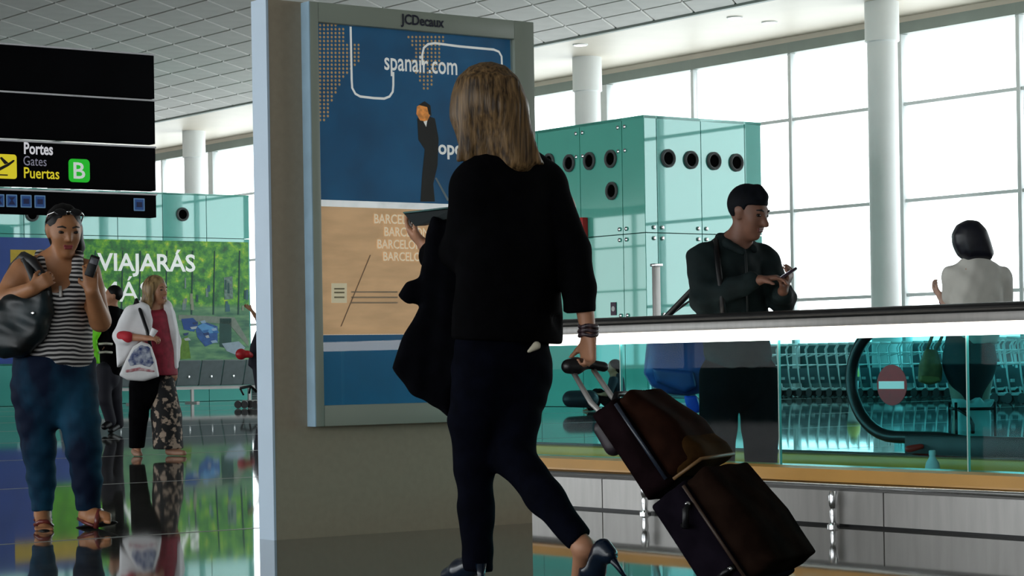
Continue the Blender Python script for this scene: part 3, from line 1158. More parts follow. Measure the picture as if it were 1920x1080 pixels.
# ================================================================== OBJECTS
# ------------------------------------------------------------------ direction sign of four black boards on a post
GA = 22.4
sg = empty('direction_sign', AB(GA, 8.9, 0), 'black four-board airport direction sign to the gates with yellow and green symbols', 'sign', None, ROTB)
gb1 = plane_a(291, 250, GA)[0]
M_board = mat('sign_black', (0.003, 0.003, 0.004), 0.7, 0.2, 2.0, spec=0.03)
for z0, z1 in ((3.72, 4.19), (3.225, 3.69), (2.715, 3.18), (2.425, 2.665)):
    bd = box_ab('board', GA, GA + 0.14, 8.3, gb1, z0, z1, M_board, sg, 0.006)
    box_ab('edge_rail', GA - 0.012, GA + 0.15, 8.3, gb1 + 0.005, z1, z1 + 0.018, mat('sign_rail', (0.75, 0.74, 0.76), 0.35), bd)
for b in (8.55, 9.25):
    obj('post', lathe_mesh('post', [(0.16, 0), (0.16, 0.03), (0.06, 0.04), (0.06, 4.3)], M_darkgrey, 20), sg, Matrix.Translation(AB(GA + 0.21, b, 0)))


def sign_at(px, py):
    return plane_a(px, py, GA - 0.005)


def sign_text(body, px0, py0, px1, py1, material, bold=0.0, name='lettering'):
    (b0, z0), (b1, z1) = sign_at(px0, py0), sign_at(px1, py1)
    me = text_mesh(name, body, material, width=b1 - b0, height=z1 - z0, bold=bold)
    return obj(name, me, sg, face_mw(GA - 0.004, b0, z0))


def sign_rect(name, px0, py0, px1, py1, material, lift=0.0, rnd=0.15):
    (b0, z0), (b1, z1) = sign_at(px0, py0), sign_at(px1, py1)
    w, h = b1 - b0, z1 - z0
    r = rnd * min(w, h)
    pts = []
    for cx, cy, s0 in ((w - r, r, -90), (w - r, h - r, 0), (r, h - r, 90), (r, r, 180)):
        for k in range(5):
            an = math.radians(s0 + 22.5 * k)
            pts.append((cx + r * math.cos(an), cy + r * math.sin(an)))
    return flat_poly(name, pts, 0.004, material, sg, face_mw(GA - 0.001 - lift, b0, z0)), (b0, z0, w, h)


M_sign_white = mat('sign_white', (0.85, 0.83, 0.88), 0.5, 0.02, emis=0.35)
M_sign_dim = mat('sign_lilac', (0.42, 0.40, 0.52), 0.5, 0.02, emis=0.15)
M_sign_yellow = mat('sign_yellow', (0.95, 0.78, 0.02), 0.5, 0.02, emis=0.35)
M_sign_green = mat('sign_green', (0.01, 0.62, 0.02), 0.5, 0.02, emis=0.35)
M_sign_blue = mat('sign_blue', (0.02, 0.09, 0.32), 0.5, 0.02, emis=0.15)
M_sign_pale = mat('sign_paleblue', (0.16, 0.32, 0.55), 0.5, 0.02, emis=0.15)
sign_text('Portes', 45, 289, 99, 269, M_sign_white, 0.025)
sign_text('Gates', 44, 310, 87, 294, M_sign_dim, 0.0)
sign_text('Puertas', 45, 334, 111, 316, M_sign_yellow, 0.012)
o, (qb, qz, qw, qh) = sign_rect('symbol_panel', 129, 341, 168, 299, M_sign_green, 0.001, 0.18)
me = text_mesh('symbol_letter', 'B', M_print_white, width=qw * 0.55, height=qh * 0.70, bold=0.012)
obj('symbol_letter', me, sg, face_mw(GA - 0.008, qb + qw * 0.22, qz + qh * 0.15))
o, (qb, qz, qw, qh) = sign_rect('symbol_panel', -14, 334, 31, 290, M_sign_yellow, 0.001, 0.12)
pl = [(0.12, 0.36), (0.62, 0.62), (0.86, 0.78), (0.92, 0.76), (0.86, 0.68), (0.66, 0.52), (0.20, 0.26), (0.06, 0.30)]
flat_poly('aircraft_symbol', [(x * qw, y * qh) for x, y in pl], 0.003, M_black, sg, face_mw(GA - 0.007, qb, qz))
wg = [(0.50, 0.58), (0.30, 0.84), (0.38, 0.88), (0.66, 0.64)]
flat_poly('wing_symbol', [(x * qw, y * qh) for x, y in wg], 0.003, M_black, sg, face_mw(GA - 0.0075, qb, qz))
flat_poly('runway_symbol', [(0.1 * qw, 0.12 * qh), (0.62 * qw, 0.12 * qh), (0.62 * qw, 0.17 * qh), (0.1 * qw, 0.17 * qh)], 0.003, M_black, sg, face_mw(GA - 0.007, qb, qz))
for px0 in (-12, 12, 39, 65, 251):
    dy = 0.03 * (px0 - 10)
    o, (qb, qz, qw, qh) = sign_rect('service_symbol', px0, 388 + dy, px0 + 20, 365 + dy, M_sign_pale, 0.001, 0.05)
    sign_rect('symbol_field', px0 + 2, 386 + dy, px0 + 18, 367 + dy, M_sign_blue, 0.003, 0.05)
    pts = {0: [(0.2, 0.2), (0.8, 0.2), (0.55, 0.55), (0.8, 0.8), (0.2, 0.8), (0.45, 0.55)], 1: [(0.25, 0.3), (0.75, 0.3), (0.75, 0.7), (0.25, 0.7)]}[0 if px0 in (12, -12) else 1]
    flat_poly('service_mark', [(x * qw, y * qh) for x, y in pts], 0.003, mat('sign_mark', (0.01, 0.02, 0.12), 0.5), sg, face_mw(GA - 0.009, qb, qz))

# ------------------------------------------------------------------ advertising kiosk
KA, KB0, KB1, KZ = 8.91, 5.25, 6.70, 2.43
KD, KP = 0.125, 0.07
M_kiosk = mat('kiosk_stone', (0.40, 0.335, 0.24), 0.55, 0.03, 30.0)
M_kside = mat('kiosk_side_daylit', (0.56, 0.70, 0.84), 0.4, 0.02, 3.0)  # white side; the bluish daylight on it is put into the colour
M_kframe = mat('kiosk_frame_green', (0.36, 0.41, 0.34), 0.4, 0.03, 3.0)
kio = empty('advertising_kiosk', AB(KA, (KB0 + KB1) / 2, 0), 'freestanding grey advertising kiosk with a framed blue airline poster', 'kiosk', None, ROTB)
box_ab('body', KA, KA + KD, KB0 + 0.008, KB1, 0, KZ, M_kiosk, kio)
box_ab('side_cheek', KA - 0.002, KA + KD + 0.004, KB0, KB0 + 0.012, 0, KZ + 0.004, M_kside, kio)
FB0, FB1, FZ0, FZ1 = plane_a(570, 400, KA)[0], KB1 + 0.005, 0.505, 2.425
PQ0, PQ1, PW0, PW1 = plane_a(603, 400, KA - KP)[0], plane_a(970, 400, KA - KP)[0], 0.60, 2.335
fr = box_ab('frame_stile', KA - KP, KA, FB0 + 0.004, PQ0, FZ0, FZ1, M_kframe, kio, 0.004)
box_ab('frame_stile', KA - KP, KA, PQ1, FB1, FZ0, FZ1, M_kframe, kio, 0.004)
box_ab('frame_rail', KA - KP, KA, PQ0, PQ1, PW1, FZ1, M_kframe, kio, 0.004)
box_ab('frame_rail', KA - KP, KA, PQ0, PQ1, FZ0, PW0, M_kframe, kio, 0.004)
box_ab('frame_edge', KA - KP + 0.001, KA, FB0, FB0 + 0.005, FZ0, FZ1, mat('frame_edge_daylit', (0.42, 0.62, 0.78), 0.35), kio)  # left side of the frame, bluish daylight painted into its colour
kw, kh = PQ1 - PQ0, PW1 - PW0
KM = face_mw(KA - 0.030, PQ0, PW0)
APL = KA - 0.034


def on_ad(px, py):
    b, z = plane_a(px, py, APL)
    return (b - PQ0, z - PW0)


def ad_band(name, z0, z1, material):
    return flat_poly(name, [(0, z0), (kw, z0), (kw, z1), (0, z1)], 0.004, material, kio, KM)


def ad_poly(name, pxs, material, lift=0.005):
    return flat_poly(name, [on_ad(x, y) for x, y in pxs], 0.001, material, kio, KM @ Matrix.Translation((0, 0, lift)))


M_ad_white = mat('ad_white', (0.78, 0.78, 0.74), 0.5, 0.03, emis=0.45)
zs1 = on_ad(680, 377)[1]
zs2 = on_ad(640, 388)[1]
zs3 = on_ad(660, 622)[1]
zs4 = on_ad(660, 628)[1]
M_ad_blue = mat('ad_blue', (0.003, 0.070, 0.17), 0.4, 0.12, 3.0, col2=(0.004, 0.095, 0.22), emis=0.35)
ad_band('poster_print', zs1, kh, M_ad_blue)
ad_band('poster_print', zs2, zs1, mat('ad_reflection', (0.80, 0.84, 0.84), 0.5, 0.1, 20, emis=0.5))  # white reflection in the pane, painted as a band of the print
ad_band('poster_print', zs4, zs2, mat('ad_sand', (0.60, 0.38, 0.20), 0.45, 0.10, 4.0, stretch=(1, 4, 1), emis=0.45))
ad_band('poster_print', zs3 - 0.012, zs4, M_ad_white)
ad_band('poster_print', 0, zs3 - 0.012, mat('ad_deep_blue', (0.002, 0.085, 0.19), 0.4, 0.1, 3.0, emis=0.35))
# dotted map
dots = []


def inside(x, y, poly):
    c = False
    for i in range(len(poly)):
        (x0, y0), (x1, y1) = poly[i], poly[i - 1]
        if (y0 > y) != (y1 > y) and x < (x1 - x0) * (y - y0) / (y1 - y0) + x0:
            c = not c
    return c


for poly in ([(600, 40), (648, 50), (650, 78), (676, 85), (672, 115), (640, 150), (622, 190), (612, 232), (600, 232)],
             [(760, 62), (838, 70), (826, 84), (824, 115), (832, 122), (815, 140), (806, 168), (792, 170), (780, 140), (772, 118), (776, 90)]):
    for ix in range(60):
        for iy in range(60):
            x, y = 600 + ix * 7.2, 40 + iy * 7.4
            if inside(x, y, poly):
                dots.append(on_ad(x, y))
V, Fc = [], []
for x, y in dots:
    o = len(V)
    V += [(x + 0.0065 * math.cos(w), y + 0.0065 * math.sin(w), 0) for w in [math.pi / 3 * k for k in range(6)]]
    Fc.append(tuple(range(o, o + 6)))
dm = obj('map_dots', mesh_from('map_dots', V, Fc, mat('ad_gold', (0.52, 0.33, 0.14), 0.5, emis=0.3)), kio, KM @ Matrix.Translation((0, 0, 0.0055)))
dm['kind'] = 'stuff'


def ribbon(pxs, width, material, lift=0.006):
    p = [Vector(on_ad(x, y)) for x, y in pxs]
    V, Fc = [], []
    for i in range(len(p)):
        t = (p[min(i + 1, len(p) - 1)] - p[max(i - 1, 0)]).normalized()
        nn = Vector((-t.y, t.x)) * width / 2
        V += [(p[i].x + nn.x, p[i].y + nn.y, 0), (p[i].x - nn.x, p[i].y - nn.y, 0)]
        if i:
            Fc.append((2 * i - 2, 2 * i - 1, 2 * i + 1, 2 * i))
    me = mesh_from('line_print', V, Fc, material)
    bm = bmesh.new(); bm.from_mesh(me)
    bmesh.ops.recalc_face_normals(bm, faces=bm.faces)
    bm.to_mesh(me); bm.free()
    obj('line_print', me, kio, KM @ Matrix.Translation((0, 0, lift)))


ribbon([(657, 50), (658, 100), (659, 150), (660, 165), (666, 176), (675, 181), (700, 184), (720, 185), (730, 181), (736, 172), (737, 160), (737, 135)], 0.011, M_ad_white)
ribbon([(792, 122), (791, 105), (794, 90), (802, 83), (815, 81), (860, 87), (925, 93), (935, 97), (940, 106), (941, 130)], 0.011, M_ad_white)


def ad_text(body, px0, py0, px1, py1, material, bold=0.02, lift=0.0065):
    (x0, y0), (x1, y1) = on_ad(px0, py0), on_ad(px1, py1)
    me = text_mesh('lettering', body, material, width=x1 - x0, height=y1 - y0, bold=bold)
    obj('lettering', me, kio, KM @ Matrix.Translation((x0, y0, lift)))


ad_text('spanair.com', 720, 142, 856, 110, M_ad_white, 0.012)
ad_text('oport', 821, 298, 889, 270, M_ad_white, 0.025)
for i, (x0, x1, y) in enumerate(((701, 800, 419), (720, 815, 443), (707, 802, 466), (718, 812, 489))):
    ad_text('BARCELONA', x0, y, x1, y - 15, mat('ad_cream', (0.85, 0.72, 0.52), 0.5, 0.03, emis=0.45), 0.015)
ad_poly('boarding_stamp', [(621, 531), (650, 531), (650, 568), (621, 568)], mat('ad_stamp', (0.70, 0.62, 0.42), 0.5, 0.03, emis=0.4))
for y in (540, 547, 556):
    ad_poly('stamp_line', [(626, y), (645, y), (645, y + 3), (626, y + 3)], mat('ad_stamp_mark', (0.45, 0.38, 0.22), 0.5), 0.007)
for y in (546, 556, 566):
    ad_poly('caption_line', [(658, y), (745, y), (745, y + 3), (658, y + 3)], mat('ad_caption', (0.70, 0.52, 0.34), 0.5))
ad_poly('crease_line', [(693, 478), (695, 478), (640, 612), (638, 612)], mat('ad_crease', (0.42, 0.26, 0.15), 0.5))
# printed figure of a man in a dark suit pulling a case
ad_poly('figure_print', [(782, 222), (796, 215), (815, 222), (822, 260), (820, 310), (812, 345), (815, 378), (788, 378), (791, 330), (796, 280), (784, 262)], mat('ad_suit', (0.018, 0.016, 0.012), 0.5, 0.2))
ad_poly('face_print', [(781, 200), (790, 194), (803, 197), (806, 215), (800, 228), (787, 226), (780, 214)], mat('ad_face', (0.75, 0.28, 0.06), 0.5, 0.3, 40, emis=0.4), 0.007)
ad_poly('hair_print', [(784, 197), (795, 190), (806, 198), (808, 218), (803, 214), (800, 201)], mat('ad_hair', (0.03, 0.018, 0.01), 0.5), 0.008)
ad_poly('collar_print', [(793, 228), (800, 226), (798, 238)], M_ad_white, 0.008)
ad_poly('handle_print', [(815, 334), (818, 333), (842, 376), (838, 377)], mat('ad_grey', (0.34, 0.42, 0.46), 0.5), 0.006)
# the pane in front of the poster, and the maker's name on the top rail
flat_poly('pane', rect(kw, kh), 0.004, glass_mat('poster_pane', (0.96, 0.97, 0.97)), kio, KM @ Matrix.Translation((0, 0, 0.016)))
(b0, z0), (b1, z1) = plane_a(751, 51, KA - KP), plane_a(832, 33, KA - KP)
me = text_mesh('maker_lettering', 'JCDecaux', mat('navy_ink', (0.006, 0.008, 0.03), 0.4), width=b1 - b0, height=z1 - z0, bold=0.026)
obj('maker_lettering', me, kio, face_mw(KA - KP - 0.001, b0, z0))

# ------------------------------------------------------------------ moving walkway: balustrades
WB = 7.495


def balustrade(name, b, a0, a1, label, seam_a, panel_a, lamp, newel=False, inward=1):
    e = empty(name, AB((a0 + a1) / 2, b, 0), label, 'balustrade', None, ROTB)
    ps = sorted(panel_a)
    for p0, p1 in zip(ps[:-1], ps[1:]):
        box_ab('skirt_panel', p0 + 0.004, p1 - 0.004, b + 0.012, b + 0.03, 0.012, 0.165, M_steel, e)
    box_ab('skirt_core', a0, a1, b + 0.03, b + 0.20, 0.0, 0.205, M_darkgrey, e)
    box_ab('kick_gap', a0, a1, b + 0.018, b + 0.03, 0.0, 0.012, M_black, e)
    tube('chrome_bead', [AB(a0, b + 0.012, 0.185), AB(a1, b + 0.012, 0.185)], 0.022, M_chrome, e, 12)
    box_ab('shadow_slot', a0, a1, b + 0.004, b + 0.03, 0.205, 0.214, M_black, e)
    # sloping ochre deck strip
    prof = [(0.0, 0.214), (0.012, 0.262), (0.07, 0.270), (0.20, 0.270), (0.20, 0.205), (0.0, 0.205)]
    verts = [AB(a, b + x, z) for a in (a0, a1) for x, z in prof]
    c = AB((a0 + a1) / 2, b, 0.2)
    n = len(prof)
    fs = [tuple(range(n)), tuple(range(2 * n - 1, n - 1, -1))] + [(i, i + n, (i + 1) % n + n, (i + 1) % n) for i in range(n)]
    me = mesh_from('deck_strip', [v - c for v in verts], fs, M_orange)
    bm = bmesh.new(); bm.from_mesh(me)
    bmesh.ops.recalc_face_normals(bm, faces=bm.faces)
    bm.to_mesh(me); bm.free()
    obj('deck_strip', me, e, Matrix.Translation(c))
    ss = sorted(seam_a)
    for s0, s1 in zip(ss[:-1], ss[1:]):
        box_ab('glass_panel', s0 + 0.003, s1 - 0.003, b + 0.090, b + 0.102, 0.262, 0.925, M_bal_glass, e)
    for s0 in ss[1:-1]:
        box_ab('glass_edge', s0 - 0.0025, s0 + 0.0025, b + 0.088, b + 0.104, 0.265, 0.868, mat('edge_green', (0.55, 0.75, 0.70), 0.3), e)
    ga0 = ss[0]
    # handrail: rubber belt on a metal guide, lamp beneath
    box_ab('handrail_guide', ga0, a1, b + 0.068, b + 0.124, 0.925, 0.968, M_steel, e, 0.006)
    rr = []
    for k in range(13):
        w = math.pi * 2 * k / 12
        rr.append((0.042 * math.cos(w), 0.021 * math.sin(w)))
    verts, fs = [], []
    path = [(a1, 0.988), (ga0, 0.988)]
    if newel:
        R = 0.30
        path = [(a1, 0.988)] + [(ga0 + R * (1 - 0) - R * math.sin(w), 0.988 - R + R * math.cos(w)) for w in [math.pi * k / 16 for k in range(17)]]
        path += [(ga0 + R + 0.25, 0.988 - 2 * R)]
    N = 12
    for i, (a, z) in enumerate(path):
        p, q = path[max(i - 1, 0)], path[min(i + 1, len(path) - 1)]
        t = Vector((q[0] - p[0], q[1] - p[1])).normalized()
        nn = Vector((-t.y, t.x))
        for k in range(N):
            x, y = rr[k]
            verts.append(AB(a + nn.x * y, b + 0.096 + x, z + nn.y * y))
    for i in range(len(path) - 1):
        for k in range(N):
            l = (k + 1) % N
            fs.append((i * N + k, i * N + l, (i + 1) * N + l, (i + 1) * N + k))
    fs += [tuple(range(N)), tuple((len(path) - 1) * N + k for k in range(N))]
    c = AB((a0 + a1) / 2, b, 0.98)
    me = mesh_from('handrail', [v - c for v in verts], fs, M_rubber, True)
    bm = bmesh.new(); bm.from_mesh(me)
    bmesh.ops.recalc_face_normals(bm, faces=bm.faces)
    bm.to_mesh(me); bm.free()
    obj('handrail', me, e, Matrix.Translation(c))
    if lamp:
        box_ab('lamp_strip', ga0, a1, b + 0.070, b + 0.122, 0.868, 0.924, M_glow, e, 0.008)
    return e


seams = [6.9 + 1.2 * k for k in range(-9, 5)]
panels = [seams[0]] + [7.34 + 2.03 * k for k in range(-5, 3)]
near_bal = balustrade('walkway_balustrade', WB, seams[0], seams[-1], 'near glass balustrade of the moving walkway with a glowing strip under its black handrail', seams, panels, True)
for a in (plane_b(1571, 960, WB)[0], plane_b(1218, 960, WB)[0]):
    w = AB(a, WB - 0.03, 0)
    br = obj('chrome_peg', lathe_mesh('chrome_peg', [(0.030, 0.0), (0.030, 0.010), (0.014, 0.02), (0.018, 0.07), (0.014, 0.085), (0.020, 0.10), (0.023, 0.145), (0.015, 0.165)], M_chrome, 16), near_bal, Matrix.Translation(w))
FBB = 9.55
fa0 = plane_b(1576, 740, FBB)[0]
far_seams = sorted([fa0 - 0.0 - 1.35 * k for k in range(0, 13)])


def balustrade_far():
    # the return balustrade ends in a newel on its far side, so it is built mirrored along a
    e = empty('walkway_balustrade', AB(fa0 - 5, FBB, 0), 'glass balustrade behind the near one, ending in a curved black newel', 'balustrade', None, ROTB)
    a0 = fa0 - 15
    box_ab('skirt_core', a0, fa0 + 3.6, FBB, FBB + 0.2, 0.0, 0.14, M_darkgrey, e)
    box_ab('deck_strip', a0, fa0 + 3.6, FBB - 0.01, FBB + 0.2, 0.14, 0.205, mat('ochre_deck', (0.90, 0.40, 0.06), 0.35, 0.06, 3.0), e, 0.006)
    tube('chrome_bead', [AB(a0, FBB, 0.215), AB(fa0 + 3.6, FBB, 0.215)], 0.016, M_chrome, e, 10)
    R = 0.33
    # glass with a round nose
    pts = [(0.0, 0.23)] + [(-5.0, 0.23), (-5.0, 0.96)] + [(-R + R * math.sin(w), 0.96 - R + R * math.cos(w)) for w in [math.pi * k / 16 for k in range(0, 17)]]
    nose = [(-1.35, 0.23), (-1.35, 0.95)] + [(-R + R * math.sin(w), 0.95 - R + R * math.cos(w)) for w in [math.pi * k / 16 for k in range(0, 17)]] + [(-R, 0.23)]
    m = frame_mw(AB(fa0, FBB + 0.10, 0), Vector((-SN, CS, 0)), UP, Vector((CS, SN, 0)))
    flat_poly('glass_panel', nose, 0.012, M_bal_glass, e, m)
    for k in range(1, 10):
        box_ab('glass_panel', fa0 - 1.35 * (k + 1) + 0.004, fa0 - 1.35 * k - 0.004, FBB + 0.10, FBB + 0.112, 0.23, 0.95, M_bal_glass, e)
    path = [(fa0 - 13.5, 0.975)] + [(fa0 - R + R * math.sin(w) * 1.05, 0.975 - R * 1.0 + R * math.cos(w)) for w in [math.pi * k / 18 for k in range(0, 19)]] + [(fa0 - R - 0.35, 0.975 - 2 * R), (fa0 - R - 0.6, 0.29)]
    pts3 = [AB(a, FBB + 0.106, z) for a, z in path]
    tube('handrail', pts3, 0.036, M_rubber, e, 12)
    box_ab('inlet_box', fa0 - 2.2, fa0 - 0.45, FBB + 0.05, FBB + 0.16, 0.21, 0.33, M_darkgrey, e, 0.02)
    # no-entry disc on the glass
    n = -Vector((CS, SN, 0))
    a, z = plane_b(1671, 722, FBB + 0.09)
    m = frame_mw(AB(a, FBB + 0.098, z), UP.cross(n), UP, n)
    d = obj('no_entry_disc', lathe_mesh('no_entry_disc', [(0.118, 0), (0.118, 0.004)], mat('sign_red', (0.85, 0.010, 0.02), 0.4, 0.1, 20), 32), e, m)
    flat_poly('bar', [(-0.10, -0.022), (0.10, -0.022), (0.10, 0.022), (-0.10, 0.022)], 0.003, M_print_white, d, m @ Matrix.Translation((0, 0, 0.005)))
    return e


balustrade_far()
tread = empty('walkway_tread', AB(8, WB + 1.1, 0), 'ribbed dark metal belt of the moving walkway between the balustrades', 'walkway', None, ROTB)
pl_me = box_mesh('pallet', FBB - WB - 0.24, 0.395, 0.02, mat('pallet_metal', (0.10, 0.10, 0.10), 0.4, 0.1, 40, stretch=(30, 1, 1), metal=0.5))
for k in range(-10, 24):
    obj('pallet', pl_me, tread, Matrix.Translation(AB(2 + 0.4 * k, (WB + 0.2 + FBB) / 2 + 0.0, 0.012)) @ ROTB)

# ------------------------------------------------------------------ luggage trolleys nested in a row
M_trolley = mat('trolley_grey', (0.75, 0.78, 0.78), 0.35, 0.05, 5, metal=0.2)
M_wheel = mat('wheel_black', (0.01, 0.01, 0.012), 0.5)


def make_trolley():
    t = empty('luggage_trolley', Vector((0, 0, 0)), 'steel luggage trolley nested in the long row under the windows', 'trolley', 'trolleys in the long nested row')
    # local: x across (faces the hall), y along the row
    for s in (-1, 1):
        tube('side_bar', [(s * 0.28, -0.05, 0.12), (s * 0.28, 0.02, 0.45), (s * 0.26, 0.10, 0.95), (s * 0.26, 0.02, 1.05)], 0.016, M_trolley, t, 6)
        tube('base_bar', [(s * 0.28, -0.05, 0.14), (s * 0.20, -0.75, 0.17)], 0.016, M_trolley, t, 6)
        w = obj('wheel', lathe_mesh('wheel', [(0.03, -0.02), (0.085, -0.02), (0.09, 0), (0.085, 0.02), (0.03, 0.02)], M_wheel, 12), t, Matrix.Translation((s * 0.28, 0.0, 0.09)) @ Matrix.Rotation(math.pi / 2, 4, 'Y'))
        obj('hub', lathe_mesh('hub', [(0.04, -0.026), (0.04, 0.026)], M_trolley, 10), w, Matrix.Translation((s * 0.28, 0.0, 0.09)) @ Matrix.Rotation(math.pi / 2, 4, 'Y'))
    obj('wheel', lathe_mesh('wheel', [(0.03, -0.02), (0.065, -0.02), (0.07, 0), (0.065, 0.02), (0.03, 0.02)], M_wheel, 12), t, Matrix.Translation((0, -0.72, 0.07)) @ Matrix.Rotation(math.pi / 2, 4, 'Y'))
    tube('push_bar', [(-0.27, 0.02, 1.05), (0.27, 0.02, 1.05)], 0.024, M_white, t, 8)
    tube('basket_rail', [(-0.26, 0.06, 0.80), (-0.22, -0.18, 0.86), (0.22, -0.18, 0.86), (0.26, 0.06, 0.80)], 0.010, M_trolley, t, 6)
    tube('basket_rail', [(-0.26, 0.04, 0.62), (-0.22, -0.14, 0.64), (0.22, -0.14, 0.64), (0.26, 0.04, 0.62)], 0.010, M_trolley, t, 6)
    o = obj('advert_panel', box_mesh('advert_panel', 0.5, 0.012, 0.30, mat('trolley_panel', (0.02, 0.07, 0.08), 0.5)), t, Matrix.Translation((0, 0.03, 0.42)))
    obj('platform', box_mesh('platform', 0.46, 0.70, 0.02, M_darkgrey), t, Matrix.Translation((0, -0.40, 0.16)))
    return t


def copy_tree(o, parent=None, mw=None):
    c = o.copy()
    COL.objects.link(c)
    if parent is not None:
        c.parent = parent
    if mw is not None:
        c.matrix_basis = mw
    for ch in o.children:
        copy_tree(ch, c)
    return c


tro = make_trolley()
WMX_T = []
for k in range(31):
    WMX_T.append((27.6 + 0.285 * k, 32.3, 'trolleys in the long nested row'))
for k in range(9):
    WMX_T.append((22.9 + 0.285 * k, 28.3, 'trolleys in the short nested row'))
first = True
bpy.context.view_layer.update()
for a, b, g in WMX_T:
    mw = Matrix.Translation(AB(a, b, 0)) @ ROTB
    if first:
        tro.matrix_basis = mw
        first = False
        continue
    c = copy_tree(tro, None, mw)
    c['group'] = g
    if 'short' in g:
        c['label'] = 'steel luggage trolley nested in the short row behind the woman in white'
WMX[tro.name] = Matrix.Translation(AB(27.6, 32.3, 0)) @ ROTB

# ================================================================== PEOPLE AND WHAT THEY CARRY
VIEW_R, VIEW_U = Vector((1, 0, 0)), Vector((0, 0, 1))


def px_poly(s, pxs, d, half, rnd, k=0.02, bend=None, tilt=0.0):
    """padded outline standing upright at distance d; tilt turns it about the vertical"""
    w = [P(x, y, d) for x, y in pxs]
    c = sum(w, Vector()) / len(w)
    ex = Vector((math.cos(tilt), math.sin(tilt), 0))
    pts = [((p - c).dot(Vector((1, 0, 0))) / max(0.3, math.cos(tilt)), (p - c).z) for p in w]
    s.poly(c, ex, UP, pts, half, rnd, k, bend)
    return c


def hair_mat(name, c1, c2, sx=26.0):
    return mat(name, c1, 0.42, 0.1, sx, col2=c2, stretch=(1, 1, 0.06), bump=0.5, spec=0.3)


